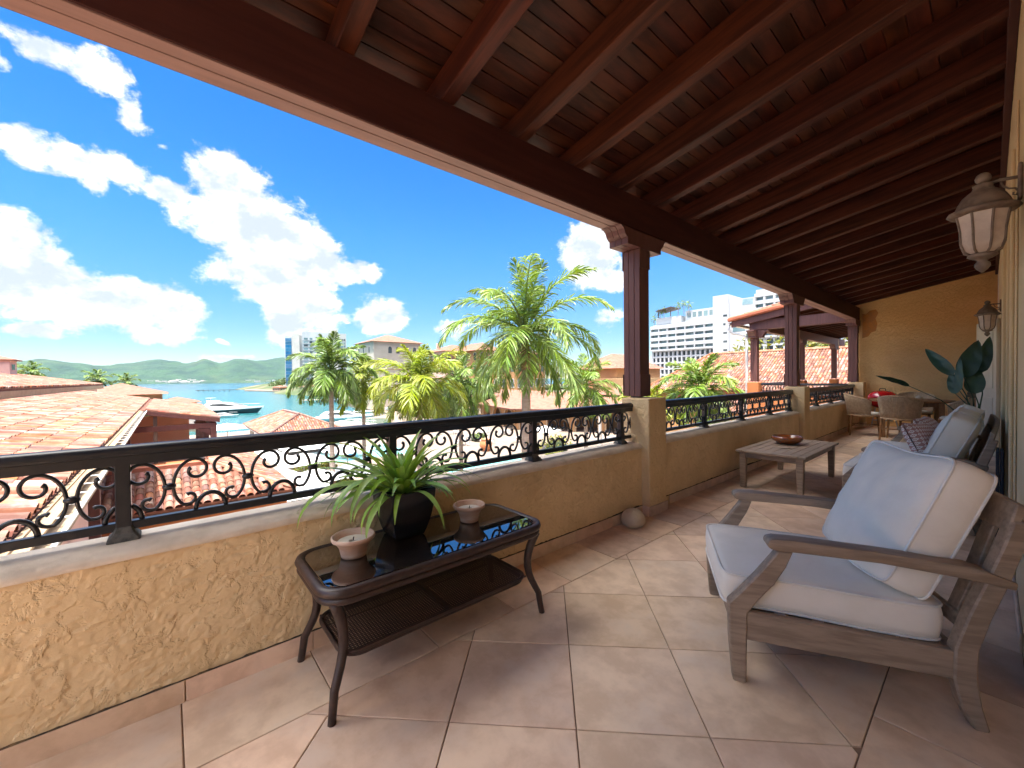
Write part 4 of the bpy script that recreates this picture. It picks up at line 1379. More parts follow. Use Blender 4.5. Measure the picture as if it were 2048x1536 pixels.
for k in range(2):
    MB().box(-0.018 + 0.022 * k, -0.14, 0.0, 0.0 + 0.022 * k, 0.14 - 0.02 * k, 0.74).build('panel', MT['dark_panel'], t, bevel=0.004)

# ---- bird-of-paradise plant in a white vase
t = thing('paddle_leaf_plant', 'dark paddle-leaved plant in a tall white vase beyond the sofa', 'plant', (-0.17, 8.35, 0.003))
MB().lathe([(0.12, 0.0), (0.15, 0.02), (0.165, 0.30), (0.15, 0.55), (0.12, 0.68), (0.125, 0.70), (0.11, 0.70), (0.10, 0.62), (0.02, 0.60)], 24).build('vase', MT['boat_white'], t, smooth=True)


def paddle(L, W, base, tip, nrm, matk, label=None):
    b, tp = Vector(base), Vector(tip)
    ax = (tp - b)
    L = ax.length
    ax.normalize()
    nn = Vector(nrm)
    nn = (nn - ax * nn.dot(ax)).normalized()
    sd = ax.cross(nn)

    def fn(u, v):
        k = 2 * v - 1
        w = W * (math.sin(PI * min(1, u ** 0.75)) ** 0.65) * (1 - 0.2 * u)
        w = max(w, 0.001)
        curl = 0.20 * w * (abs(k) ** 1.5) + 0.004 * math.sin(18 * u + k * 3)
        return tuple(b + ax * (u * L) + sd * (k * w) + nn * (curl - 0.10 * L * (u - 0.2) ** 2))
    MB().grid(fn, 14, 8).build('leaf', MT[matk], t, smooth=True, normals=False)


# stems and blades, metres from the vase foot (camera side is -y, bay side is -x)
leaves = [((-0.02, 0.02, 0.66), (-0.62, 0.25, 1.155), (-1.02, 0.40, 1.34), 0.066, (0.1, -0.5, 0.9), 'leaf_dark'),
          ((0.0, 0.0, 0.66), (-0.10, 0.0, 1.10), (-0.11, 0.02, 1.56), 0.055, (-0.6, -1, 0.1), 'leaf_blue'),
          ((0.0, 0.02, 0.66), (-0.16, 0.10, 1.32), (-0.46, 0.22, 1.72), 0.085, (-0.3, -1, 0.3), 'leaf_blue'),
          ((0.02, 0.02, 0.66), (-0.06, 0.05, 1.28), (0.06, 0.10, 1.80), 0.125, (-0.25, -1, 0.1), 'leaf_dark'),
          ((0.03, 0.0, 0.66), (0.04, 0.06, 1.06), (0.04, 0.10, 1.44), 0.11, (-0.2, -1, 0.15), 'leaf_dark'),
          ((0.0, 0.03, 0.66), (-0.14, 0.15, 1.05), (-0.20, 0.2, 1.38), 0.07, (-0.4, -1, 0.1), 'leaf_blue'),
          ((0.03, 0.02, 0.66), (0.10, 0.25, 1.35), (0.16, 0.35, 1.86), 0.085, (-0.3, -1, 0.1), 'leaf_dark')]
for (a, b, c, w, nr, mk) in leaves:
    A, B = Vector(a), Vector(b)
    mid = (A + B) / 2 + Vector((0.04, 0, 0.05))
    MB().tube([A, (A + mid) / 2 + Vector((0.012, 0, 0)), mid, (mid + B) / 2, B], [0.010, 0.009, 0.007, 0.006, 0.005], 6).build('stem', MT['leaf_dark'], t, smooth=True)
    paddle(0, w, b, c, nr, mk)

# ================================================================== OUTSIDE: roofs, palms, resort, bay
DK = -8.6     # level of the resort deck
WL = -9.6     # water


def tile_geo(w, L, seg=6, lip=0.014, taper=0.10):
    """barrel tile: arch over x in [-w/2, w/2], y from 0 (lower edge) to L"""
    v, f = [], []
    for (y, r, dz) in ((0.0, w * 0.44, 0.022), (0.0, w * 0.44 - lip, 0.022), (L, w * 0.44 * (1 - taper), 0.0)):
        for i in range(seg + 1):
            a = PI * i / seg
            v.append((-r * math.cos(a), y, r * 0.92 * math.sin(a) + dz - 0.015))
    n = seg + 1
    for i in range(seg):
        f.append((i, i + 1, 2 * n + i + 1, 2 * n + i))
        f.append((n + i, n + i + 1, i + 1, i))
    return v, f


def frame(o, U, V):
    U, V = Vector(U).normalized(), Vector(V).normalized()
    N = U.cross(V)
    return Matrix(((U.x, V.x, N.x, o[0]), (U.y, V.y, N.y, o[1]), (U.z, V.z, N.z, o[2]), (0, 0, 0, 1)))


def tiled_slope(parent, O, U, V, width, length, w=0.21, course=0.42, inside=None, single=0, seg=6, base=True, m='roof_tile', poly=None, rev=False):
    """lay barrel tiles on a slope: O eave corner, U along the eave, V up the slope (U x V points out of the roof)"""
    O, U, V = Vector(O), Vector(U).normalized(), Vector(V).normalized()
    N = U.cross(V)
    tv, tf = tile_geo(w, course * 1.12, seg)
    me1 = MB().add(tv, tf).mesh('roof_tile', MT[m], smooth=False, normals=False)
    mass = MB()
    rnd = random.Random(int(abs(O.x * 10 + O.y)))
    cells = []
    for i in range(int(width / w)):
        for j in range(int(length / course)):
            u, v = (i + 0.5) * w, j * course
            if inside and not inside(u, v + course * 0.5):
                continue
            cells.append((i, j, u, v))
    cells.sort(key=lambda c: -c[0] if rev else c[0])
    for k, (i, j, u, v) in enumerate(cells):
        p = O + U * (u + rnd.uniform(-0.004, 0.004)) + V * (v + rnd.uniform(-0.012, 0.012)) + N * (0.012 + rnd.uniform(0, 0.008))
        r = rnd.uniform(-0.012, 0.012)
        Uj = (U + V * r).normalized()
        Vj = (V - U * r + N * 0.03).normalized()
        M = frame(p, Uj, Vj)
        if k < single:
            o = put(me1, 'roof_tile', parent)
            o.matrix_local = M
        else:
            mass.add([M @ Vector(q) for q in tv], tf)
    if mass.v:
        stuff(mass.build('roof_tiles', MT[m], parent, normals=False))
    if base:
        pts = poly or [(0, 0), (width, 0), (width, length), (0, length)]
        MB().prism([O + U * a + V * b - N * 0.10 for a, b in pts], N * 0.10).build('roof_deck', MT['roof_base'], parent)


# ---------------------------------------------------------------- our own building below the terrace
t = thing('house_base', 'ochre lower storeys of the building carrying the terrace', 'building')
MB().box(-2.42, Y0, DK, 4.0, Y1 + 12, -0.305).build('wall', MT['ochre_wall'], t)

# ---------------------------------------------------------------- lower wing on the left, long clay roof
wing = thing('lower_wing', 'long clay-tiled roof with pale gutter and timber porch at the left, one storey down', 'building')
VS = Vector((0, -1, 0.194)).normalized()
# U runs towards -x so that the nearest tiles come first; V climbs towards -y
tiled_slope(wing, (-4.4, -1.05, 0.0), (-1, 0, 0), (0, -1, 0.194), 37.6, 4.45, single=290)
tiled_slope(wing, (-26.2, 2.10, -0.611), (-1, 0, 0), (0, -1, 0.194), 15.8, 3.20)
MB().box(-26.15, -1.03, -0.20, -4.4, -0.985, 0.0).build('fascia', MT['cream_fascia'], wing)
MB().prism([(-4.4, -0.985, -0.02), (-4.4, -0.90, -0.05), (-4.4, -0.90, -0.075), (-4.4, -0.985, -0.10)], (-21.7, 0, 0)).build('eave_board', MT['cream_fascia'], wing)
gx = [(-0.985, -0.105), (-0.975, -0.135), (-0.93, -0.155), (-0.85, -0.155), (-0.79, -0.13), (-0.775, -0.055), (-0.755, -0.05), (-0.755, -0.07), (-0.77, -0.14), (-0.84, -0.175), (-0.94, -0.175), (-0.99, -0.14)]
n = len(gx)
MB().add([(-4.4, y, z) for y, z in gx] + [(-26.1, y, z) for y, z in gx], [(i, (i + 1) % n, n + (i + 1) % n, n + i) for i in range(n)]).build('gutter', MT['gutter_inside'], wing)
MB().tube([(-4.4, -0.765, -0.055), (-26.1, -0.765, -0.055)], 0.022, 6).build('gutter_lip', MT['white_gutter'], wing)
x = -5.0
while x > -26:
    MB().box(x - 0.02, -0.985, -0.058, x + 0.02, -0.76, -0.048).build('gutter_strap', MT['white_gutter'], wing)
    x -= 0.62
MB().box(-26.0, -5.6, -3.3, -4.4, -1.6, -0.12).build('wall', MT['pink_wall'], wing)
for x in (-7.6, -12.2, -17.0, -21.5):
    MB().box(x - 0.09, -1.30, -3.3, x + 0.09, -1.12, -0.16).build('post', MT['post'], wing, bevel=0.006)
MB().box(-42, -6, -3.45, -4.4, -0.4, -3.30).build('lower_floor', MT['concrete'], wing)
# porch at the far end
MB().prism([(-26.22, -1.05, -0.02), (-26.22, 2.08, -0.63), (-26.22, 2.08, -0.82), (-26.22, -1.05, -0.22)], (0.05, 0, 0)).build('rake_board', MT['post'], wing)
MB().box(-26.45, -1.6, -1.10, -26.25, 1.95, -0.83).build('cross_beam', MT['post'], wing, bevel=0.01)
MB().box(-41.5, 1.70, -1.08, -26.48, 1.92, -0.80).build('long_beam', MT['post'], wing)
for x in (-26.36, -31.5, -36.5, -41.2):
    MB().box(x - 0.12, 1.68, -3.3, x + 0.12, 1.94, -1.09).build('post', MT['post'], wing, bevel=0.01)
    MB().prism([(x - 0.10, 1.67, -1.11), (x - 0.10, 1.20, -1.11), (x - 0.10, 1.22, -1.22), (x - 0.10, 1.45, -1.30), (x - 0.10, 1.67, -1.50)], (0.2, 0, 0)).build('bracket', MT['post'], wing)
MB().box(-26.43, -0.55, -3.3, -26.27, -0.40, -0.36).build('post', MT['dark_wood_far'], wing)
MB().box(-42, -1.75, -3.3, -26.2, -1.62, 0.0).build('wall', MT['pink_wall'], wing)
MB().box(-29.2, -1.6, -3.3, -29.0, 0.9, -0.5).build('screen_wall', MT['pink_wall'], wing)
MB().box(-42, -2, -3.45, -26.2, 2.0, -3.30).build('porch_floor', MT['concrete'], wing)

# upper roof behind it
up = thing('upper_wing', 'higher clay-tiled roof with deep cream fascia at the far left', 'building')
tiled_slope(up, (-11.0, -4.62, 1.12), (-1, 0, 0), (0, -1, 0.194), 43.5, 7.0, w=0.24, course=0.45, seg=4, inside=lambda u, v: u < 43.5 - 0.9 * v,
            poly=[(0, 0), (43.5, 0), (37.2, 7.0), (0, 7.0)])
MB().box(-54.4, -4.75, 0.74, -11.0, -4.58, 1.04).build('fascia', MT['cream_fascia'], up)
MB().box(-54.0, -12.0, -3.3, -11.5, -5.0, 0.95).build('wall', MT['pink_wall'], up)
tur = thing('roof_turret', 'small pale turret with tiled cap rising at the far left edge', 'turret', (-46, -9.3, 2.2))
MB().box(-0.9, -0.8, -0.8, 0.9, 0.8, 0.75).build('wall', MT['pink_wall'], tur)
MB().box(-0.4, 0.801, 0.1, 0.4, 0.815, 0.5).build('opening', MT['glass_dark'], tur)
MB().lathe([(1.5, 0.75), (1.5, 0.83), (0.05, 1.15)], 4, rot=PI / 4).build('cap_roof', MT['roof_far'], tur)

# ---------------------------------------------------------------- small hipped roof just below the railing
hip = thing('hipped_annex', 'hipped clay-tiled annex with orange walls seen through the railing at the left', 'building')
ex, ez, rx_, rz_ = -15.95, -2.5, -18.45, -1.68
ye, yr = 3.40, 1.15
Vf = Vector((rx_ - ex, 0, rz_ - ez))
Lf = Vf.length
tiled_slope(hip, (ex, -4.5, ez), (0, 1, 0), Vf, ye + 4.5, Lf, w=0.23, course=0.34, single=240, rev=True,
            inside=lambda u, v: ye + 4.5 - u > (ye - yr) * v / Lf + 0.05, poly=[(0, 0), (ye + 4.5, 0), (yr + 4.5, Lf), (0, Lf)])
Vh = Vector((0, yr - ye, rz_ - ez))
Lh = Vh.length
tiled_slope(hip, (ex, ye, ez), (-1, 0, 0), Vh, 27.0 + ex, Lh, w=0.23, course=0.34,
            inside=lambda u, v: u > (ex - rx_) * v / Lh + 0.05, poly=[(0, 0), (27.0 + ex, 0), (27.0 + ex, Lh), (ex - rx_, Lh)])
MB().box(rx_ - 0.30, -4.6, rz_ - 0.30, rx_ - 0.02, yr + 0.05, rz_ + 0.12).build('ridge_parapet', MT['ridge'], hip)
MB().tube([(ex, ye, ez + 0.05), (rx_, yr, rz_ + 0.08)], 0.09, 8).build('hip_ridge', MT['roof_tile'], hip)
MB().box(ex - 0.22, -4.6, ez - 0.16, ex + 0.02, ye + 0.02, ez - 0.115).build('fascia', MT['cream_fascia'], hip)
MB().box(ex - 0.30, -4.6, ez - 0.30, ex - 0.10, ye - 0.05, ez - 0.17).build('cornice', MT['ochre_wall'], hip)
MB().box(-26.5, -4.6, DK, ex - 0.32, ye - 0.2, ez - 0.165).build('wall', MT['orange_wall'], hip)
MB().box(ex - 0.345, 2.2, -4.6, ex - 0.318, 2.8, -3.4).build('window', MT['glass_dark'], hip)
MB().box(ex - 0.40, 3.201, -8.5, ex - 4, 3.22, -4.2).build('dark_doorway', MT['glass_dark'], hip)


# ---------------------------------------------------------------- palms
def frond_mesh(L, e0, droop, nl, ll, lw, seed, m):
    rnd = random.Random(seed)
    mb = MB()
    N = 16
    P, Tn = [], []
    x = z = 0.0
    e = e0
    for i in range(N + 1):
        P.append(Vector((x, 0.04 * L * math.sin(seed) * (i / N) ** 2, z)))
        Tn.append(Vector((math.cos(e), 0, math.sin(e))))
        x += math.cos(e) * L / N
        z += math.sin(e) * L / N
        e -= droop / N * (0.35 + 1.3 * i / N)
    mb.tube(P, [lerp(0.045, 0.006, i / N) * L / 3.2 for i in range(N + 1)], 4)
    for i in range(nl):
        s = 0.10 + 0.90 * (i + 0.5) / nl
        k = s * N
        a = min(int(k), N - 1)
        fr = k - a
        p = P[a].lerp(P[a + 1], fr)
        tg = Tn[a].lerp(Tn[min(a + 1, N)], fr).normalized()
        up = Vector((-tg.z, 0, tg.x))
        for sd in (-1, 1):
            le = ll * (0.45 + 0.55 * math.sin(PI * min(1, 0.15 + s * 0.80))) * rnd.uniform(0.85, 1.12) * (1 if s < 0.8 else lerp(1, 0.6, (s - 0.8) / 0.2))
            sw = rad(lerp(28, 62, s) + rnd.uniform(-7, 7))
            lift = rad(rnd.uniform(-28, 34))
            d = (Vector((0, sd, 0)) * math.cos(sw) * math.cos(lift) + tg * math.sin(sw) + up * math.cos(sw) * math.sin(lift)).normalized()
            wv = d.cross(Vector((0, 0, 1)))
            if wv.length < 0.1:
                wv = Vector((1, 0, 0))
            wv.normalize()
            w1 = wv * rnd.uniform(0.3, 1.0) + Vector((0, 0, rnd.uniform(-0.7, 0.7)))
            w1.normalize()
            g = rnd.uniform(0.30, 0.65)
            p1 = p + d * le * 0.45 - Vector((0, 0, g * 0.10 * le))
            p2 = p + d * le * 0.80 - Vector((0, 0, g * 0.36 * le))
            p3 = p + d * le * 0.98 - Vector((0, 0, g * 0.68 * le))
            w = lw * rnd.uniform(0.8, 1.2)
            mb.add([p - w1 * w * 0.35, p + w1 * w * 0.35, p1 + w1 * w, p1 - w1 * w, p2 + w1 * w * 0.7, p2 - w1 * w * 0.7, p3],
                   [(0, 1, 2, 3), (3, 2, 4, 5), (5, 4, 6)])
    return mb.mesh('frond', MT[m], normals=False)


FR = {}


def frond_set(m, key, L, nl, ll, lw):
    k = (m, key)
    if k not in FR:
        FR[k] = [frond_mesh(L * f, rad(e), rad(d), nl, ll, lw, 11 * i + 3, m) for i, (e, d, f) in enumerate(
            ((84, 38, 0.78), (66, 78, 0.98), (46, 98, 1.06), (24, 105, 1.06), (0, 92, 1.0), (-26, 66, 0.92), (-46, 42, 0.84)))]
    return FR[k]


def palm(name, label, x, y, z0, zc, L, r, m='palm', key='a', nf=18, nl=46, ll=0.62, lw=0.020, seed=1, shaft=True, cat='palm tree', ring=None, lean=(0, 0), group='royal palms in the resort garden', scale=1.0):
    t = thing(name, label, cat, (x, y, z0), 0.0, group)
    H = zc - z0
    rnd = random.Random(seed)
    n = 14
    cs = 1.45 * L / 3.4 if shaft else 0.0
    hb = H - cs - 0.2
    MB().tube([(lean[0] * (i / n) ** 2, lean[1] * (i / n) ** 2, hb * i / n) for i in range(n + 1)],
              [r * (1.25 if i == 0 else 1.0 + 0.16 * math.sin(PI * (i / n) ** 0.8) - 0.12 * (i / n)) for i in range(n + 1)], 14).build('trunk', MT['trunk'], t, smooth=True)
    if shaft:
        MB().tube([(lean[0], lean[1], hb - 0.02), (lean[0], lean[1], hb + cs * 0.10), (lean[0], lean[1], hb + cs * 0.3), (lean[0], lean[1], H - 0.15), (lean[0], lean[1], H + 0.1)],
                  [r * 0.92, r * 1.16, r * 1.02, r * 0.62, r * 0.35], 12).build('crown_shaft', MT['fibre' if shaft == 'fibre' else 'shaft'], t, smooth=True)
    fs = frond_set(m, key, L, nl, ll, lw)
    for i in range(nf):
        q = (i + 0.5) / nf
        v = min(6, int(q ** 0.85 * 7))
        a = i * 2.39996 + rnd.uniform(-0.25, 0.25)
        o = put(fs[v], 'frond', t, (lean[0] + 0.6 * r * math.cos(a), lean[1] + 0.6 * r * math.sin(a), H - 0.12 - 0.25 * q))
        o.rotation_euler = (rnd.uniform(-0.12, 0.12), rnd.uniform(-0.10, 0.10), a)
        s = rnd.uniform(0.9, 1.08)
        o.scale = (s, s, s)
    return t


palm('royal_palm', 'large royal palm with a thick pale trunk, tallest in the middle of the view', -15.6, 14.2, DK, 4.0, 4.75, 0.24, 'palm', 'big', nf=30, nl=78, ll=1.0, lw=0.034, seed=4, shaft='fibre')
palm('royal_palm', 'deep green royal palm at the left in front of the tower block', -33.8, 9.9, DK, 2.4, 3.5, 0.18, 'palm_d', 'b', nf=26, nl=60, ll=0.95, lw=0.046, seed=9)
palm('royal_palm', 'slender yellow-green palm right of the deep green palm', -35.3, 13.0, DK, 1.2, 3.2, 0.15, 'palm_y', 'c', nf=20, nl=54, ll=0.85, lw=0.046, seed=13)
palm('royal_palm', 'bushy yellow-green palm left of the large royal palm', -24.6, 12.8, DK, 1.3, 3.5, 0.20, 'palm_y', 'd', nf=28, nl=62, ll=0.95, lw=0.042, seed=17)
palm('royal_palm', 'dark green palm partly behind the left fronds of the large royal palm', -27.0, 17.6, DK, 1.2, 3.3, 0.15, 'palm_d', 'e', nf=22, nl=54, ll=0.9, lw=0.044, seed=23)
palm('royal_palm', 'palm showing behind the right fronds of the large royal palm', -22.0, 26.8, DK, 0.9, 3.3, 0.15, 'palm', 'f', nf=20, nl=54, ll=0.9, lw=0.046, seed=29)
palm('royal_palm', 'bright palm crown right of the first timber post', -11.2, 24.2, DK, 0.75, 2.6, 0.16, 'palm', 'g', nf=22, nl=60, ll=0.85, lw=0.040, seed=34)
palm('royal_palm', 'low yellowing palm crown just right of the first timber post', -13.2, 22.0, DK, -0.35, 2.0, 0.14, 'palm_y', 'h', nf=16, nl=46, ll=0.7, lw=0.04, seed=38)
for (lab, x, y, zc, s) in (('tallest of three distant coconut palms beyond the left roof', -150, -25.0, 4.2, 41), ('middle of three distant coconut palms beyond the left roof', -140, -13.0, 2.2, 43),
                           ('right-hand of three distant coconut palms beyond the left roof', -142, -8.0, 1.4, 47)):
    palm('coconut_palm', lab, x, y, DK, zc, 3.2, 0.16, 'palm_d', 'far', nf=18, nl=26, ll=1.0, lw=0.09, seed=s, shaft=False, group='coconut palms beyond the left roof')


# ---------------------------------------------------------------- shrubs
def foliage(mb, c, rx, ry, rz, n, s, rnd):
    for i in range(n):
        a, b = rnd.uniform(0, 2 * PI), math.acos(rnd.uniform(-0.35, 1))
        k = rnd.uniform(0.72, 1.06) * (1 + 0.18 * math.sin(3 * a + c[0]) * math.sin(2.3 * b + c[1]))
        d = Vector((math.sin(b) * math.cos(a), math.sin(b) * math.sin(a), math.cos(b)))
        p = Vector(c) + Vector((d.x * rx, d.y * ry, d.z * rz)) * k
        u = Vector((rnd.gauss(0, 1), rnd.gauss(0, 1), rnd.gauss(0, 1))).normalized()
        w = (d + u * 0.7).cross(u)
        if w.length < 0.05:
            continue
        w.normalize()
        q = s * rnd.uniform(0.6, 1.3)
        mb.add([p - u * q - w * q * 0.15, p - w * q * 0.45, p + u * q, p + w * q * 0.45], [(0, 1, 2, 3)])


def shrub(name, label, x, y, z, rx, ry, rz, n=500, s=0.18, m='bush', seed=1, cat='shrub', group=None):
    t = thing(name, label, cat, (x, y, z), 0, group)
    rnd = random.Random(seed)
    mb = MB()
    lobes = max(1, int(max(rx, ry) / min(rx, ry, rz) * 1.6))
    for k in range(lobes + 2):
        f = (k + 0.5) / (lobes + 2) * 2 - 1
        cx, cy = (f * rx * 0.75, rnd.uniform(-0.3, 0.3) * ry) if rx >= ry else (rnd.uniform(-0.3, 0.3) * rx, f * ry * 0.75)
        q = rnd.uniform(0.75, 1.05)
        R_ = min(rx, ry)
        foliage(mb, (cx, cy, rz * 0.45 * q), max(R_ * 0.8, rx * 0.45) * q, max(R_ * 0.8, ry * 0.45) * q, rz * 0.6 * q, n // (lobes + 2), s, rnd)
    mb.build('foliage', MT[m], t, normals=False)
    MB().lathe([(0.001, 0.0), (0.75, 0.02), (0.82, 0.35), (0.6, 0.75), (0.001, 0.9)], 10).xform(Matrix.Diagonal((rx * 0.9, ry * 0.9, rz * 0.85, 1))).build('stems', MT['bush_core'], t, smooth=True)
    return t


# ---------------------------------------------------------------- land, sea, hills
sea = MB().grid(lambda u, v: (lerp(-4750, 450, u), lerp(-2550, 2550, v), WL), 4, 4).build('sea', MT['sea'])
structure(sea)
coast = [(-94, -120), (-95, 8), (-97, 29), (-101, 33), (-106, 42), (-113, 49), (-140, 52), (-180, 58), (-218, 68), (-236, 72), (-262, 74), (-330, 82), (-420, 80), (-505, 62), (-540, 66), (-600, 90), (-640, 400), (400, 500), (400, -120)]
structure(MB().prism([(x, y, WL - 3) for x, y in coast], (0, 0, DK - WL + 3)).build('ground', MT['deck']))
structure(MB().prism([(x, y, WL - 3) for x, y in [(-112, -160), (-112, 5.5), (-200, 10.0), (-210, -160)]], (0, 0, 3.6)).build('quay_land', MT['sand']))


def hills():
    prof = [(-140, 60), (-60, 80), (0, 735), (20, 720), (85, 713), (150, 721), (210, 727), (250, 723), (320, 717), (345, 721), (378, 727), (412, 719), (440, 727), (478, 719), (520, 722), (565, 715), (620, 722), (700, 732), (760, 738)]
    px = [(2 * 0 + a, b) for a, b in prof if b > 200]

    def ridge(p):
        if p <= px[0][0]:
            return px[0][1] - 8
        for (a, b), (c, d) in zip(px, px[1:]):
            if a <= p <= c:
                s = (p - a) / (c - a)
                s = s * s * (3 - 2 * s)
                return lerp(b, d, s)
        return px[-1][1]
    # bearings of the skyline: tan(bearing) measured left of the bay axis
    NA, NR = 220, 34
    v = []
    for i in range(NA + 1):
        th = lerp(13.5, 66, i / NA)                  # degrees left of the bay axis
        p = 1024 - 812 * math.tan(rad(min(th, 58)))
        for j in range(NR + 1):
            r = lerp(2300, 4600, j / NR)
            a = rad(139.65 + th)
            crest = 2950 + 160 * math.sin(th * 0.5)
            H = (761 - ridge(p)) / 812 * crest * math.cos(rad(th)) + 4
            s = (r - 2300) / (crest - 2300)
            prof_ = math.sin(min(1, s) * PI / 2) ** 1.15 if s < 1 else max(0.0, 1 - 0.35 * (s - 1))
            x, y = r * math.cos(a), r * math.sin(a)
            nz = noise.fractal(Vector((x * 0.0021, y * 0.0021, 0)), 0.9, 2.1, 6) * 34 * min(1, s * 1.6) * (1 if s < 0.9 else 0.25)
            z = WL - 2 + (H + 8) * prof_ + nz * (1 - 0.5 * prof_)
            v.append((x, y, z))
    f = []
    for i in range(NA):
        for j in range(NR):
            a = i * (NR + 1) + j
            f.append((a, a + NR + 1, a + NR + 2, a + 1))
    return MB().add(v, f)


structure(hills().build('hills', MT['hill'], smooth=True))
hm = MB()
rnd = random.Random(3)
for i in range(90):
    th = rnd.choice((rnd.uniform(18, 34), rnd.uniform(37, 42)))
    r = 2330 + abs(rnd.gauss(0, 60))
    a = rad(139.65 + th)
    x, y = r * math.cos(a), r * math.sin(a)
    s = rnd.uniform(6, 12)
    hm.box(x - s, y - s, WL - 1, x + s, y + s, WL + rnd.uniform(5, 12) + (r - 2330) * 0.12)
stuff(tag(hm.build('far_shore_town', MT['pale_wall']), 'tiny pale buildings strung along the far shore under the hills', 'town'))

# headland on the far side of the channel
def headland(u, v):
    x, y = lerp(-610, -225, u), lerp(56, 300, v)
    cl = 70 + 10 * math.sin(u * 7) + (-10 if u < 0.3 else 12 * (u - 0.3))
    d = max(0.0, y - cl - 2)
    z = DK - 1.6 + min(d * 0.22, 7 + 4 * math.sin(u * 5)) + 1.6 * noise.noise(Vector((x * 0.04, y * 0.04, 0))) * min(1, d * 0.1)
    return (x, y, z)


structure(MB().grid(headland, 60, 30).build('headland', mat('dry_headland', (0.17, 0.14, 0.085), (0.055, 0.085, 0.028), scale=0.06, rough=0.95, lo=0.3, hi=0.55), smooth=True))


# ---------------------------------------------------------------- simple houses
def hip_roof(mb, x0, y0, x1, y1, z, h, o=0.8):
    x0 -= o; y0 -= o; x1 += o; y1 += o
    w, d = x1 - x0, y1 - y0
    if w >= d:
        r0, r1 = (x0 + d / 2, (y0 + y1) / 2), (x1 - d / 2, (y0 + y1) / 2)
        if r1[0] - r0[0] < 0.1:
            r0, r1 = (r0[0] - 0.1, r0[1]), (r1[0] + 0.1, r1[1])
        v = [(x0, y0, z), (x1, y0, z), (x1, y1, z), (x0, y1, z), (*r0, z + h), (*r1, z + h)]
        f = [(0, 1, 5, 4), (2, 3, 4, 5), (1, 2, 5), (3, 0, 4), (3, 2, 1, 0)]
    else:
        r0, r1 = ((x0 + x1) / 2, y0 + w / 2), ((x0 + x1) / 2, y1 - w / 2)
        v = [(x0, y0, z), (x1, y0, z), (x1, y1, z), (x0, y1, z), (*r0, z + h), (*r1, z + h)]
        f = [(0, 1, 4), (1, 2, 5, 4), (2, 3, 5), (3, 0, 4, 5), (3, 2, 1, 0)]
    return mb.add(v, f)


def arched_window(w, h, depth=0.08, n=8):
    pts = [(-w / 2, 0), (w / 2, 0)] + [(w / 2 * math.cos(PI * i / n), h - w / 2 + w / 2 * math.sin(PI * i / n)) for i in range(n + 1)]
    return pts


def window(parent, M, w, h, arched=False, fr='pale_wall', gl='glass_dark', reveal=0.12):
    """window in local (x across, z up), facing -y; frame proud of the wall, pane behind it"""
    if arched:
        pts = arched_window(w, h)
        big = arched_window(w * 1.28, h * 1.0 + w * 0.14)
        o = MB().strip_prism([(x, -0.06, z) for x, z in big[2:]] , [(x, -0.06, z) for x, z in pts[2:]], (0, 0.12, 0)).xform(M).build('window_frame', MT[fr], parent)
        MB().prism([(x, 0.03 - 0.07, z) for x, z in pts], (0, 0.05, 0)).xform(M).build('pane', MT[gl], o)
    else:
        b = 0.10 * min(w, h) + 0.03
        mb = MB()
        mb.box(-w / 2 - b, -0.08, -b, w / 2 + b, 0.05, 0).box(-w / 2 - b, -0.08, h, w / 2 + b, 0.05, h + b)
        mb.box(-w / 2 - b, -0.08, 0, -w / 2, 0.05, h).box(w / 2, -0.08, 0, w / 2 + b, 0.05, h)
        o = mb.xform(M).build('window_frame', MT[fr], parent)
        MB().box(-w / 2, -0.03, 0, w / 2, 0.04, h).xform(M).build('pane', MT[gl], o)
    return o


def face(P, ang):
    """matrix for a wall element at P whose outward normal points along angle ang (degrees)"""
    return Matrix.Translation(P) @ Matrix.Rotation(rad(ang + 90), 4, 'Z')


# villa by the water
t = thing('waterside_villa', 'ochre villa with low tiled hip roofs beside the bay at the left', 'house')
MB().box(-148, -16.0, DK - 1.5, -128, -1.0, -1.6).build('wall', MT['ochre_wall'], t)
hip_roof(MB(), -148, -16.0, -128, -1.0, -1.6, 2.6, 1.2).build('roof', MT['roof_far'], t)
MB().box(-131, -1.6, DK - 1.5, -121, 5.3, -3.6).build('wall', MT['ochre_wall'], t)
hip_roof(MB(), -131, -1.6, -121, 5.3, -3.6, 1.2, 0.9).build('roof', MT['roof_far'], t)
MB().box(-129, -16.5, DK - 1.5, -122, -9.0, -3.9).build('wall', MT['ochre_wall'], t)
hip_roof(MB(), -129, -16.5, -122, -9.0, -3.9, 1.0, 0.9).build('roof', MT['roof_far'], t)
for y in (-6.0, -3.4):
    window(t, face((-128, y, -4.9), 0), 1.1, 2.2, True)
for y in (0.0, 3.6):
    window(t, face((-121, y, -5.3), 0), 0.8, 0.9, True)
MB().box(-120.995, 3.6, -9.0, -120.9, 5.2, -7.2).build('shed_roof', MT['pale_wall'], t)
shrub('leafy_shrub', 'small shrub growing in front of the waterside villa', -119, -3.0, -7.4, 1.8, 1.8, 2.6, 250, 0.4, seed=3)
t = thing('distant_villa', 'distant tiled villa roof behind the left roofs and coconut palms', 'house')
MB().box(-175, -62, DK, -160, -24, -1.2).build('wall', MT['pink_wall'], t)
hip_roof(MB(), -175, -62, -160, -24, -1.2, 2.4, 1.2).build('roof', MT['roof_far'], t)
t = thing('garden_wall', 'low white scalloped wall between the left roof and the villa', 'wall')
MB().box(-118, -24, DK, -117, -8, -3.0).build('wall_body', MT['white_wall'], t)
for k in range(7):
    MB().lathe([(0.9, 0.0), (0.9, 0.2), (0.5, 0.8), (0.001, 1.0)], 10, (-117.5, -23 + 2.4 * k, -3.0)).build('scallop', MT['white_wall'], t, smooth=True)

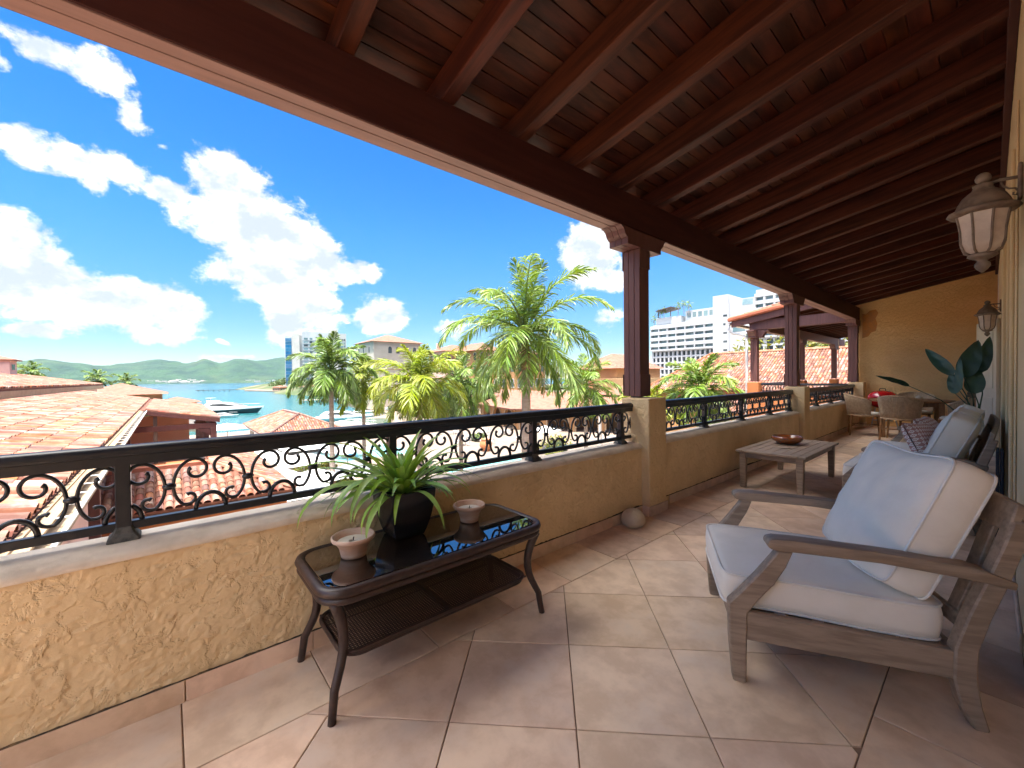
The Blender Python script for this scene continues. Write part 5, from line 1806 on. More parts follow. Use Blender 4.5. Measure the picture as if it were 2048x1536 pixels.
# houses, trees on the headland
hl = [('terracotta villa cluster on the headland below the tower', -400, 112, 26, 12, -3.0, 'apricot_wall', 'roof_far'),
      ('white-roofed house beside the foot of the tower', -352, 107, 15, 10, -0.5, 'white_wall', 'white_wall'),
      ('low white-roofed boathouse by the mangroves', -318, 92, 16, 8, -4.5, 'white_wall', 'white_wall'),
      ('pale stone house above the point of the headland', -470, 100, 16, 10, -4.2, 'pale_wall', 'pale_wall'),
      ('small tan house near the tip of the headland', -448, 84, 12, 8, -5.6, 'apricot_wall', 'roof_far'),
      ('brown tiled house above the mangroves', -380, 94, 14, 10, -4.6, 'beige_wall', 'roof_far')]
for (lab, x, y, w, d, z, wm, rm) in hl:
    t = thing('headland_house', lab, 'house', (x, y, 0), rad(20), 'houses on the headland')
    MB().box(-w / 2, -d / 2, DK - 1, w / 2, d / 2, z).build('wall', MT[wm], t)
    hip_roof(MB(), -w / 2, -d / 2, w / 2, d / 2, z, 1.8, 0.8).build('roof', MT[rm], t)
    for k in range(3):
        window(t, face((w / 2, (k - 1) * d * 0.3, z - 3.2), 0), d * 0.16, 1.9)
        window(t, face(((k - 1) * w * 0.3, -d / 2, z - 3.2), -90), w * 0.14, 1.9)
rnd = random.Random(11)
mg = MB()
for k in range(34):
    u = k / 33
    foliage(mg, (lerp(-338, -238, u) + rnd.uniform(-4, 4), lerp(84, 77, u) + rnd.uniform(-3, 5), DK - 0.4 + rnd.uniform(0, 1)), 5.5, 4.5, rnd.uniform(3.8, 6.2), 110, 0.85, rnd)
stuff(tag(mg.build('mangroves', MT['bush'], normals=False), 'dense green mangroves along the far bank under the tower', 'mangroves'))
mg = MB()
for k in range(110):
    x = rnd.uniform(-520, -300)
    foliage(mg, (x, rnd.uniform(88, 175), -3.5 + rnd.uniform(-1, 3)), 6, 6, rnd.uniform(3, 6), 60, 1.2, rnd)
stuff(tag(mg.build('headland_scrub', MT['bush'], normals=False), 'scattered green scrub and trees over the headland', 'scrub'))

# jetties
t = thing('boat_jetty', 'timber jetty on posts with a white canopy across the channel', 'jetty')
MB().box(-214, 48.0, WL + 1.1, -209, 76, WL + 1.35).build('deck_boards', MT['concrete'], t)
for k in range(8):
    for x in (-213.6, -209.4):
        MB().tube([(x, 49 + k * 3.4, WL - 1), (x, 49 + k * 3.4, WL + 2.0)], 0.22, 6).build('pile', MT['dark_wood_far'], t)
MB().box(-215, 56, WL + 4.2, -206, 72, WL + 4.5).build('canopy', MT['canvas'], t)
for x in (-214, -207):
    for y in (57, 71):
        MB().tube([(x, y, WL), (x, y, WL + 4.2)], 0.15, 6).build('canopy_post', MT['dark_wood_far'], t)
t = thing('far_jetty', 'row of mooring posts reaching into the bay off the headland tip', 'jetty')
for k in range(7):
    MB().tube([(-520 - 3 * k, 50 - 4.2 * k, WL - 1), (-520 - 3 * k, 50 - 4.2 * k, WL + 1.8)], 0.3, 6).build('pile', MT['dark_wood_far'], t)
MB().box(-530, 22, WL + 1.0, -528, 60, WL + 1.4).build('walkway', MT['dark_wood_far'], t)


# ---------------------------------------------------------------- boats
def hull_mesh(L, B, fh, n=18, m=9, flare=0.25):
    """open sheer hull along +x (bow), waterline at z=0"""
    def half(s):
        w = B / 2 * (1 - max(0, (s - 0.45) / 0.55) ** 2.3)
        return max(w, 0.02)

    def fn(u, v):
        a = (v * 2 - 1)
        sheer = fh * (1 + 0.35 * u ** 2)
        k = abs(a)
        w = half(u) * min(1, (k ** 0.55)) * (1 + flare * (k - 0.6) * u)
        z = lerp(-0.5, sheer, k ** 1.8)
        x = u * L + (0.10 * L * u ** 4) * (k ** 2) - 0.04 * L * (1 - k) * u ** 6
        return (x - L / 2, math.copysign(w, a), z)
    return fn, half


def yacht(name, label, x, y, heading, L, B, fh, hullm, fly, cat='yacht'):
    t = thing(name, label, cat, (x, y, WL), rad(heading), 'boats in the bay')
    fn, half = hull_mesh(L, B, fh)
    MB().grid(fn, 20, 12).build('hull', MT[hullm], t, smooth=True)
    up = []
    dn = []
    for i in range(21):
        u = i / 20
        p = fn(u, 1.0)
        up.append((p[0], p[1], p[2] + 0.02))
        dn.append((p[0], -p[1], p[2] + 0.02))
    v = up + dn
    MB().add(v, [(i, i + 1, 21 + i + 1, 21 + i) for i in range(20)]).build('deck', MT['boat_white'], t)
    MB().strip_prism([(a[0], a[1] * 1.01, a[2]) for a in up], [(a[0], a[1] * 1.01, a[2] - fh * 0.30) for a in up], (0, 0.05, 0)).build('rub_rail', MT['boat_white'], t)
    MB().strip_prism([(a[0], a[1] * 1.01, a[2]) for a in dn], [(a[0], a[1] * 1.01, a[2] - fh * 0.30) for a in dn], (0, -0.05, 0)).build('rub_rail', MT['boat_white'], t)
    # swept cabin
    h = fh * 1.15
    prof = [(-0.42, 0), (-0.40, 0.55), (-0.34, 0.95), (-0.10, 1.05), (0.06, 0.90), (0.22, 0.45), (0.36, 0.02)]
    w = B * 0.36
    cab = MB().prism([(px_ * L, -w, fh * 1.02 + pz * h) for px_, pz in prof], (0, 2 * w, 0)).build('cabin', MT['boat_white'], t, bevel=0.12, seg=2, smooth=True)
    for s in (-1, 1):
        wp = [(-0.30, 0.50), (-0.24, 0.80), (-0.08, 0.84), (0.06, 0.66), (0.16, 0.42), (0.10, 0.36)]
        MB().prism([(px_ * L, s * (w + 0.015), fh * 1.02 + pz * h) for px_, pz in wp], (0, s * 0.03, 0)).build('window', MT['glass_dark'], cab)
    MB().prism([(0.075 * L, -w * 0.8, fh * 1.02 + 0.90 * h), (0.22 * L, -w * 0.8, fh * 1.02 + 0.50 * h), (0.225 * L, -w * 0.8, fh * 1.02 + 0.53 * h), (0.08 * L, -w * 0.8, fh * 1.02 + 0.94 * h)], (0, 1.6 * w, 0)).build('windscreen', MT['glass_dark'], cab)
    if fly:
        f = MB().prism([(-0.34 * L, -w * 0.7, fh * 1.02 + h), (-0.36 * L, -w * 0.7, fh * 1.02 + 1.45 * h), (-0.22 * L, -w * 0.7, fh * 1.02 + 1.40 * h), (-0.14 * L, -w * 0.7, fh * 1.02 + 1.08 * h)], (0, 1.4 * w, 0)).build('flybridge', MT['boat_white'], t, bevel=0.08)
        MB().tube([(-0.30 * L, 0, fh * 1.02 + 1.4 * h), (-0.32 * L, 0, fh * 1.02 + 1.8 * h)], 0.05, 5).build('mast', MT['boat_white'], t)
        MB().box(-0.36 * L, -w * 0.8, fh * 1.02 + 1.78 * h, -0.26 * L, w * 0.8, fh * 1.02 + 1.83 * h).build('radar_arch', MT['boat_white'], t)
    MB().box(-0.52 * L, -B * 0.4, 0.1, -0.49 * L, B * 0.4, 0.35).build('swim_platform', MT['boat_white'], t)
    MB().tube([(u * L, 0.30 * B * (1 - u) + 0.1, fh * 1.45 + 0.6) for u in (0.1, 0.25, 0.40, 0.52)], 0.03, 4).build('bow_rail', MT['steel'], t)
    return t


yacht('motor_yacht', 'sleek motor yacht with dark navy hull and white cabin out in the bay', -165, 15.7, 62, 17.5, 4.8, 1.7, 'boat_navy', True)
yacht('small_launch', 'small open launch floating just in front of the motor yacht', -148.5, 13.2, 58, 6.0, 2.0, 0.6, 'boat_white', False, 'boat')
yacht('moored_cruiser', 'long white cruiser moored at the quay behind the hut roof', -110.5, 36.0, 68, 15.0, 4.2, 1.2, 'boat_white', False)
yacht('moored_launch', 'short white boat moored beyond the slender palm', -125, 56.0, 75, 7.0, 2.4, 0.9, 'boat_white', False, 'boat')
yacht('moored_launch', 'white boat moored under the jetty canopy across the channel', -209, 62.0, 78, 10.0, 3.0, 1.2, 'boat_white', False, 'boat')

# ---------------------------------------------------------------- waterside hut with clay roof
hut = thing('poolside_hut', 'open hut with a broad hipped clay roof near the quay', 'hut')
hx0, hx1, hy0, hy1, hz0, hz1 = -75.0, -56.2, 8.9, 18.4, -5.5, -3.35
cy_ = (hy0 + hy1) / 2
ra_, rb_ = -70.2, -61.0
# near slope (+x), far slope, long sides
S = Vector((rb_ - hx1, 0, hz1 - hz0))
tiled_slope(hut, (hx1, hy0, hz0), (0, 1, 0), S, hy1 - hy0, S.length, w=0.30, course=0.45, seg=4,
            inside=lambda u, v: (hy1 - hy0) / 2 - abs(u - (hy1 - hy0) / 2) > (hy1 - hy0) / 2 * v / S.length, poly=[(0, 0), (hy1 - hy0, 0), ((hy1 - hy0) / 2, S.length)])
S2 = Vector((0, cy_ - hy0, hz1 - hz0))
wd = hx1 - hx0
tiled_slope(hut, (hx0, hy0, hz0), (1, 0, 0), S2, wd, S2.length, w=0.30, course=0.45, seg=4,
            inside=lambda u, v: (ra_ - hx0) * v / S2.length < u < wd - (hx1 - rb_) * v / S2.length, poly=[(0, 0), (wd, 0), (rb_ - hx0, S2.length), (ra_ - hx0, S2.length)])
MB().add([(hx0, hy1, hz0), (hx1, hy1, hz0), (rb_, cy_, hz1), (ra_, cy_, hz1), (hx0, hy0, hz0)], [(1, 0, 3, 2), (0, 4, 3)]).build('roof_back', MT['roof_far'], hut)
for (a, b) in (((hx1, hy1, hz0), (rb_, cy_, hz1)), ((hx1, hy0, hz0), (rb_, cy_, hz1)), ((hx0, hy0, hz0), (ra_, cy_, hz1)), ((ra_, cy_, hz1), (rb_, cy_, hz1))):
    MB().tube([(a[0], a[1], a[2] + 0.1), (b[0], b[1], b[2] + 0.12)], 0.15, 6).build('ridge_cap', MT['roof_tile'], hut)
MB().box(hx0 + 0.2, hy0 + 0.2, hz0 - 0.35, hx1 - 0.2, hy1 - 0.2, hz0 - 0.12).build('eave_board', MT['white_gutter'], hut)
for x in (hx0 + 1, (hx0 + hx1) / 2, hx1 - 1):
    for y in (hy0 + 1, hy1 - 1):
        MB().box(x - 0.25, y - 0.25, DK, x + 0.25, y + 0.25, hz0 - 0.36).build('pillar', MT['pale_wall'], hut)


# ---------------------------------------------------------------- parasols, pool deck
def parasol(x, y, s, zc, rz, label, group='white parasols round the pool'):
    t = thing('parasol', label, 'parasol', (x, y, DK), rz, group)
    n = 8

    def fn(u, v):
        r = u * s * (1 - 0.05 * math.sin(4 * 2 * PI * v) ** 2)
        a = v * 2 * PI + PI / 4
        k = 1 / max(abs(math.cos(a)), abs(math.sin(a)))
        rr = r * min(k, 1.38)
        return (rr * math.cos(a), rr * math.sin(a), zc - DK + 0.75 - 0.75 * u ** 1.15 - 0.05 * math.sin(PI * u))
    MB().grid(fn, 6, 32).build('canopy', MT['canvas'], t, smooth='auto')
    MB().tube([(0, 0, 0), (0, 0, zc - DK + 0.8)], 0.05, 8).build('pole', MT['furniture_white'], t)
    MB().box(-0.4, -0.4, 0.0, 0.4, 0.4, 0.12).build('base', MT['concrete'], t)
    for k in range(4):
        a = PI / 4 + k * PI / 2
        MB().tube([(0, 0, zc - DK + 0.35), (s * 0.9 * math.cos(a), s * 0.9 * math.sin(a), zc - DK + 0.12)], 0.02, 4).build('rib', MT['furniture_white'], t)


for (x, y, s, rz, lab) in ((-41.4, 9.6, 2.3, 0.1, 'white parasol beside the golden shrub below the railing'), (-44.5, 14.6, 2.1, 0.3, 'white parasol in front of the green pool behind the potted plant'),
                           (-50.0, 11.6, 2.5, 0.0, 'white parasol near the hut roof, farthest of the cluster'), (-34.0, 11.6, 2.0, 0.4, 'white parasol seen just right of the terracotta bowl leaves'),
                           (-30.5, 6.6, 2.3, 0.1, 'white parasol right of the orange annex corner'), (-33.5, 8.6, 2.0, 0.2, 'white parasol overlapping the next one left of the potted plant'),
                           (-37.0, 5.6, 2.4, 0.2, 'white parasol half hidden behind the annex roof'), (-46.5, 6.6, 2.6, 0.1, 'large white parasol behind the annex roof hip'),
                           (-40.8, 40.6, 1.8, 0.2, 'lone white parasol to the right of the large palm trunk'), (-79.0, 7.2, 3.2, 0.1, 'white sail-like parasol left of the hut roof'),
                           (-53.0, 17.2, 1.9, 0.5, 'white parasol at the right end of the hut')):
    parasol(x, y, s, -6.2, rz, lab)

structure(MB().box(-15.5, -4.0, DK, -2.6, 36.0, DK + 0.006).build('bounce_sheet', MT['pale_bounce']))  # unseen pale sheet added to bounce sunlight up under the roof
structure(MB().box(-60, 14.6, DK - 0.2, -50.5, 25.5, DK + 0.008).build('swimming_pool', MT['pool']))
structure(MB().box(-39.5, 22.5, DK - 0.2, -33.5, 33.0, DK + 0.008).build('lap_pool', MT['pool']))
structure(MB().prism([(-106, 35.0, DK - 0.3), (-100.5, 31.8, DK - 0.3), (-82, 36.5, DK - 0.3), (-99, 43.0, DK - 0.3)], (0, 0, 0.31)).build('boat_basin', mat('dark_basin_water', (0.03, 0.085, 0.06), (0.05, 0.11, 0.07), scale=0.3, rough=0.06)))
structure(MB().prism([(-95.2, 27, DK), (-100, 31.5, DK), (-82, 36, DK), (-80, 35, DK)], (0, 0, 0.25)).build('quay_edge', MT['concrete']))

for (nm, lab, x, y, rx, ry, rz, m, s) in (
        ('garden_shrub', 'golden shrub between the white parasols', -39.0, 11.8, 1.6, 1.3, 2.0, 'bush_y', 1), ('garden_shrub', 'olive shrub behind the golden shrub by the parasols', -46.0, 11.6, 1.5, 1.6, 2.0, 'bush_y', 2),
        ('garden_shrub', 'yellow-green shrub right of the large palm trunk', -36.5, 38.5, 1.6, 2.6, 2.4, 'bush_y', 3), ('garden_shrub', 'low round green bush at a palm foot on the deck', -52.5, 37.5, 1.6, 1.6, 1.3, 'bush', 4),
        ('garden_shrub', 'leafy shrub beside the lower wing porch post', -44, 4.2, 1.6, 1.6, 3.4, 'bush_y', 5), ('garden_shrub', 'dark shrub on the lower wing terrace', -10.2, -0.6, 0.7, 0.5, 1.4, 'bush', 6),
        ('garden_shrub', 'bright shrub beside the lap pool', -32.5, 34.0, 1.2, 1.4, 1.6, 'bush_y', 7)):
    z = -3.3 if x == -10.2 else DK
    shrub(nm, lab, x, y, z, rx, ry, rz, 420, 0.20, m, s)
hd = [('clipped hedge along the quay path, left section', -120, 55.0, 6, 2.2, 2.0), ('clipped hedge along the quay path, right section', -98, 50.5, 8, 2.4, 2.2), ('hedge in front of the restaurant arches', -86, 54, 8, 2.2, 2.4)]
for k, (lab, x, y, rx, ry, rz) in enumerate(hd):
    shrub('garden_hedge', lab, x, y, DK, rx, ry, rz, 900, 0.35, 'bush', 50 + k, 'hedge', 'hedges along the quay path')
tr = [('low spreading tree by the quay path behind the slender palm', -121, 55.5, 5, 5, 6.5), ('bushy tree left of the bushy yellow palm trunk', -104, 53.5, 4.5, 4.5, 6), ('bushy tree right of the bushy yellow palm trunk', -93, 50.5, 4, 4, 6),
      ('bushy tree at the left corner of the restaurant', -84, 51, 3.5, 3.5, 5.5), ('small tree in front of the first restaurant arch', -75, 48.5, 2.6, 2.6, 4.2), ('rounded green tree behind the slender palm', -130, 66, 6, 6, 9), ('broad green tree behind the bushy yellow palm', -106, 60, 6, 6, 9.5), ('green tree in front of the apricot block', -92, 60.5, 5, 5, 10),
      ('tall green tree left of the restaurant roof', -78, 57.5, 3.5, 3.5, 8.5), ('leafy tree against the beige block', -122, 63, 5, 5, 10), ('bright tree behind the right-hand clay roof', -15, 62, 6, 5, 16), ('second bright tree behind the right-hand clay roof', -6, 60, 6, 5, 15.5),
      ('third bright tree behind the right-hand clay roof, nearest the house', -24, 66, 5, 5, 16)]
for k, (lab, x, y, rx, ry, rz) in enumerate(tr):
    t = thing('garden_tree', lab, 'tree', (x, y, DK), 0, 'trees in the resort garden')
    MB().tube([(0, 0, 0), (0.1, 0, rz * 0.35), (0.4, 0.2, rz * 0.65)], [0.35, 0.28, 0.12], 8).build('trunk', MT['fibre'], t, smooth=True)
    for q in range(3):
        a = q * 2.1 + k
        MB().tube([(0.1, 0, rz * 0.38), (rx * 0.35 * math.cos(a), ry * 0.35 * math.sin(a), rz * 0.62), (rx * 0.6 * math.cos(a), ry * 0.6 * math.sin(a), rz * 0.8)], [0.2, 0.12, 0.05], 6).build('limb', MT['fibre'], t, smooth=True)
    mb = MB()
    rnd = random.Random(70 + k)
    for q in range(9):
        a, d = rnd.uniform(0, 2 * PI), rnd.uniform(0.1, 0.62)
        foliage(mb, (rx * d * math.cos(a), ry * d * math.sin(a), rz * rnd.uniform(0.50, 0.82)), rx * 0.45, ry * 0.45, rz * 0.20, 210, 0.36, rnd)
    mb.build('crown', MT['bush' if k < 10 else 'bush_y'], t, normals=False)

# deck tables and chairs
me_leg = MB().box(-0.03, -0.03, 0, 0.03, 0.03, 0.72).mesh('leg', MT['furniture_white'])
me_top = MB().box(-0.5, -0.5, 0.72, 0.5, 0.5, 0.77).mesh('table_top', MT['furniture_white'])
me_cs = MB().box(-0.24, -0.24, 0.42, 0.24, 0.24, 0.47).mesh('seat', MT['furniture_white'])
me_cb = MB().box(-0.24, -0.24, 0.48, 0.24, -0.19, 0.92).mesh('backrest', MT['furniture_white'])
me_cl = MB().box(-0.02, -0.02, 0, 0.02, 0.02, 0.42).mesh('leg', MT['furniture_white'])
rnd = random.Random(8)
for (x, y) in ((-50.5, 33.0), (-54, 36.5), (-49.5, 37.0), (-56, 41), (-60, 44), (-55, 45), (-47, 41), (-62, 39)):
    t = thing('deck_table', 'small white table on the resort deck seen through the railing', 'table', (x, y, DK), rnd.uniform(0, 1), 'white tables on the resort deck')
    put(me_top, 'table_top', t)
    for sx in (-0.42, 0.42):
        for sy in (-0.42, 0.42):
            put(me_leg, 'leg', t, (sx, sy, 0))
    for k in range(3):
        a = rnd.uniform(0, 0.8) + k * 2 * PI / 3
        c = thing('deck_chair', 'white chair at a table on the resort deck seen through the railing', 'chair', (x + 0.95 * math.cos(a), y + 0.95 * math.sin(a), DK), a + PI / 2, 'white chairs on the resort deck')
        put(me_cs, 'seat', c)
        put(me_cb, 'backrest', c)
        for sx in (-0.2, 0.2):
            for sy in (-0.2, 0.2):
                put(me_cl, 'leg', c, (sx, sy, 0))
for (x, y, lab) in ((-66, 34.5, 'terracotta urn on the deck by the bushy palm'), (-44.5, 33, 'terracotta urn on the deck near the lap pool')):
    t = thing('deck_urn', lab, 'urn', (x, y, DK))
    MB().lathe([(0.5, 0.0), (0.85, 0.7), (0.8, 1.3), (0.6, 1.5), (0.75, 1.65), (0.6, 1.65), (0.5, 1.4)], 14).build('urn_body', MT['furniture_orange'], t, smooth=True)

# ================================================================== BUILDINGS OF THE RESORT AND BEYOND
# beige five-storey block with open roof loggia
t = thing('beige_block', 'beige five-storey block with tiled hip roof and open roof loggia', 'building')
MB().box(-156, 55, DK, -139, 73, 14.6).build('wall', MT['beige_wall'], t)
MB().box(-166, 57, DK, -156.05, 71, 7.2).build('wall', MT['beige_wall'], t)
hip_roof(MB(), -156, 55, -139, 73, 14.6, 3.4, 1.0).build('roof', MT['roof_far'], t)
MB().box(-167, 56, 13.6, -156.1, 72, 14.2).build('loggia_roof', MT['dark_wood_far'], t)
for x in (-165.6, -161, -157.5):
    MB().box(x - 0.25, 57.0, 7.2, x + 0.25, 57.5, 13.6).build('loggia_post', MT['dark_wood_far'], t)
for k in range(14):
    MB().box(-165.5 + k * 0.65, 57.05, 7.2, -165.42 + k * 0.65, 57.15, 8.6).build('baluster', MT['dark_wood_far'], t)
MB().box(-165.8, 57.0, 8.6, -156.2, 57.2, 8.75).build('rail', MT['dark_wood_far'], t)
for k, y in enumerate((61.0, 64.0, 67.5, 70.5)):
    window(t, face((-139, y, 10.6), 0), 1.3, 2.4, True, 'beige_wall')
    window(t, face((-139, y, 0.2), 0), 1.5, 2.8, True, 'cream_fascia')
for z in (-4.5, 0.6, 6.0, 10.8):
    for x in (-153.0, -148.5, -143.0):
        window(t, face((x, 55, z), -90), 1.0, 2.0, False, 'beige_wall')
    if z < 5:
        window(t, face((-160, 57, z), -90), 2.0, 2.4, True, 'beige_wall')
MB().box(-138.995, 54.98, 4.7, -138.9, 73.02, 5.0).build('string_course', MT['cream_fascia'], t)

# apricot blocks behind the palms
ab = [('apricot block with tiled roofs behind the large palm, left part', -124, 78, -108, 87, 10.5, 3.0, 'apricot_wall'), ('apricot block directly behind the large palm crown', -104, 80, -92, 92, 8.6, 2.6, 'apricot_wall'),
      ('dark-shuttered loggia block between the beige and apricot blocks', -138, 76, -126, 90, 11.2, 2.8, 'pink_wall')]
for (lab, x0, y0, x1, y1, z, h, wm) in ab:
    t = thing('apricot_block', lab, 'building', group='tiled blocks behind the palms')
    MB().box(x0, y0, DK, x1, y1, z).build('wall', MT[wm], t)
    hip_roof(MB(), x0, y0, x1, y1, z, h, 1.2).build('roof', MT['roof_far'], t)
    MB().box(x0 + 2, y0 + 2, z + 0.5, x0 + 3, y0 + 3, z + h + 0.6).build('chimney', MT[wm], t)
    for zz in (-6.5, -1.5, 3.2, 7.4):
        for k in range(5):
            window(t, face((x1, lerp(y0, y1, (k + 0.5) / 5), zz), 0), 1.4, 2.4, zz > 0)
        for k in range(3):
            window(t, face((lerp(x0, x1, (k + 0.5) / 3), y0, zz), -90), 1.4, 2.4, zz > 0)


# restaurant with arches
def arcade(parent, A, B, z0, z1, n, m):
    A, B = Vector(A), Vector(B)
    d = (B - A)
    L = d.length
    d.normalize()
    nr = Vector((d.y, -d.x, 0))
    w = L / n
    for k in range(n):
        c = A + d * (w * (k + 0.5))
        r = w * 0.36
        zs = z0 + (z1 - z0) * 0.45
        # spandrel round one arch as a ribbon from opening to bay outline
        inner, outer = [], []
        N = 14
        for i in range(N + 1):
            a = PI - PI * i / N
            inner.append((r * math.cos(a), zs + r * math.sin(a) * 0.95))
            ox = w / 2 * max(-1, min(1, math.cos(a) * 1.45))
            oz = z1 if abs(math.cos(a)) < 0.69 else lerp(zs, z1, min(1, math.sin(a) / 0.72))
            outer.append((ox, oz))
        inner = [(-r, z0)] + inner + [(r, z0)]
        outer = [(-w / 2, z0)] + outer + [(w / 2, z0)]
        f3 = lambda p: c + d * p[0] + Vector((0, 0, p[1] - c.z))
        o = MB().strip_prism([f3(p) for p in outer], [f3(p) for p in inner], -nr * 0.5).build('arch_bay', MT[m], parent)
        rim_o = [(x * 1.14 if 0 < i < N + 2 else x * 1.14, z if i in (0, N + 2) else zs + (z - zs) * 1.14) for i, (x, z) in enumerate(inner)]
        MB().strip_prism([f3(p) + nr * 0.03 for p in rim_o], [f3(p) + nr * 0.03 for p in inner], nr * 0.10).build('arch_trim', MT['cream_fascia'], o)
    # shaded room behind
    MB().prism([A - nr * 7 + Vector((0, 0, z0 - A.z)), B - nr * 7 + Vector((0, 0, z0 - A.z)), B - nr * 7 + Vector((0, 0, z1 - A.z)), A - nr * 7 + Vector((0, 0, z1 - A.z))], -nr * 0.3).build('back_wall', MT['apricot_wall'], parent)


rest = thing('arched_restaurant', 'apricot restaurant with pale arches and a broad clay roof behind the railing', 'building')
A_, B_ = (-93, 60.2, DK), (-59, 50.8, DK)
arcade(rest, A_, B_, DK, -4.6, 6, 'apricot_wall')
arcade(rest, (-58.6, 50.8, DK), (-40.0, 61.5, DK), DK, -4.6, 4, 'apricot_wall')


def slope(parent, pts, m, th=0.3, name='roof'):
    a, b, c = (Vector(p) for p in pts[:3])
    n = (b - a).cross(c - a).normalized()
    MB().prism([Vector(p) - n * th for p in pts], n * th).build(name, MT[m], parent)


slope(rest, [(-94.5, 59.4, -4.5), (-58.6, 49.4, -4.5), (-56.5, 60, -1.6), (-90, 69, -1.6)], 'roof_far')
slope(rest, [(-58.6, 49.4, -4.5), (-38.5, 60.8, -4.5), (-44.5, 69, -1.6), (-56.5, 60, -1.6)], 'roof_far')
slope(rest, [(-90, 69, -1.6), (-56.5, 60, -1.6), (-44.5, 69, -1.6), (-60, 80, -4.5), (-88, 80, -4.5)], 'roof_far')
MB().prism([(-93.8, 59.9, -4.75), (-58.7, 50.1, -4.75), (-58.7, 50.1, -4.52), (-93.8, 59.9, -4.52)], (0.05, 0.2, 0)).build('eave_board', MT['cream_fascia'], rest)
sg = thing('round_sign', 'dark oval sign hanging between two restaurant arches', 'sign', (-81.2, 56.4, -5.9))
MB().lathe([(0.001, -0.06), (0.75, -0.06), (0.75, 0.06), (0.001, 0.06)], 20).xform(Matrix.Rotation(rad(-106), 4, 'Z') @ Matrix.Rotation(rad(90), 4, 'Y') @ Matrix.Diagonal((1.25, 0.8, 1, 1))).build('board', MT['dark_wood_far'], sg)
MB().lathe([(0.45, -0.075), (0.55, -0.075), (0.55, 0.075), (0.45, 0.075)], 20).xform(Matrix.Rotation(rad(-106), 4, 'Z') @ Matrix.Rotation(rad(90), 4, 'Y') @ Matrix.Diagonal((1.25, 0.8, 1, 1))).build('ring', MT['cream_fascia'], sg)

# tall apricot hall
t = thing('apricot_hall', 'tall apricot hall with clay hip roof left of the first timber post', 'building')
MB().box(-60, 71, DK, -50, 88, 3.1).build('wall', MT['apricot_wall'], t)
hip_roof(MB(), -60, 71, -50, 88, 3.1, 3.4, 0.9).build('roof', MT['roof_far'], t)
MB().box(-50.6, 64.5, DK, -42.5, 78, 1.0).build('wall', MT['ochre_wall'], t)
for k in range(3):
    window(t, face((-58.2 + 3.2 * k, 71, -3.6), -90), 1.6, 3.6, False, 'cream_fascia', 'dark_wood_far')
    window(t, face((-50, 79.5 + 3 * k, -3.2), 0), 1.6, 3.2, True, 'cream_fascia')
window(t, face((-42.5, 67, -3.6), 0), 1.6, 2.8, True, 'cream_fascia')
MB().box(-56.0, 83, 4.6, -55.0, 84, 6.9).build('chimney', MT['dark_wood_far'], t)
# garden pavilion
t = thing('garden_pavilion', 'small tiled pavilion on slim posts left of the first masonry pier', 'pavilion')
hip_roof(MB(), -34.5, 44.5, -27.5, 52, -1.0, 1.5, 0.6).build('roof', MT['roof_far'], t)
for x in (-34.3, -27.8):
    for y in (44.8, 51.8):
        MB().box(x - 0.15, y - 0.15, DK, x + 0.15, y + 0.15, -1.05).build('post', MT['pale_wall'], t)
MB().box(-34.6, 44.6, -1.35, -27.4, 52.0, -1.05).build('ring_beam', MT['dark_wood_far'], t)

# ---------------------------------------------------------------- long clay roof on the right
lr = thing('long_clay_roof', 'long building with a steep clay-tiled roof beyond the second railing', 'building')
S = Vector((0, 7.0, 3.6))
Ls = S.length
tiled_slope(lr, (-23.4, 38.0, 0.0), (1, 0, 0), S, 31.4, Ls, w=0.24, course=0.45, seg=5, inside=lambda u, v: u > 3.8 * v / Ls, poly=[(0, 0), (31.4, 0), (31.4, Ls), (3.8, Ls)])
slope(lr, [(-23.4, 52, 0), (-23.4, 38, 0), (-19.6, 45, 3.6)], 'roof_far')
slope(lr, [(8, 52, 0), (-23.4, 52, 0), (-19.6, 45, 3.6), (8, 45, 3.6)], 'roof_far')
MB().tube([(-19.6, 45, 3.68), (8, 45, 3.68)], 0.16, 8).build('ridge_cap', MT['roof_tile'], lr)
MB().tube([(-23.4, 38, 0.08), (-19.6, 45, 3.68)], 0.15, 8).build('ridge_cap', MT['roof_tile'], lr)
MB().box(-23.2, 38.1, -0.22, 8, 38.3, -0.06).build('eave_board', MT['ridge'], lr)
MB().box(-22.6, 38.8, DK, 8, 51.5, -0.06).build('wall', MT['apricot_wall'], lr)
S = Vector((0, 2.2, 0.85))
tiled_slope(lr, (-25.5, 36.2, -1.75), (1, 0, 0), S, 33.5, S.length, w=0.24, course=0.45, seg=5)
MB().box(-25.3, 36.5, DK, 8, 38.7, -1.85).build('wall', MT['apricot_wall'], lr)
MB().box(-24.8, 38.42, -0.9, 8, 38.75, -0.24).build('frieze', MT['ridge'], lr)

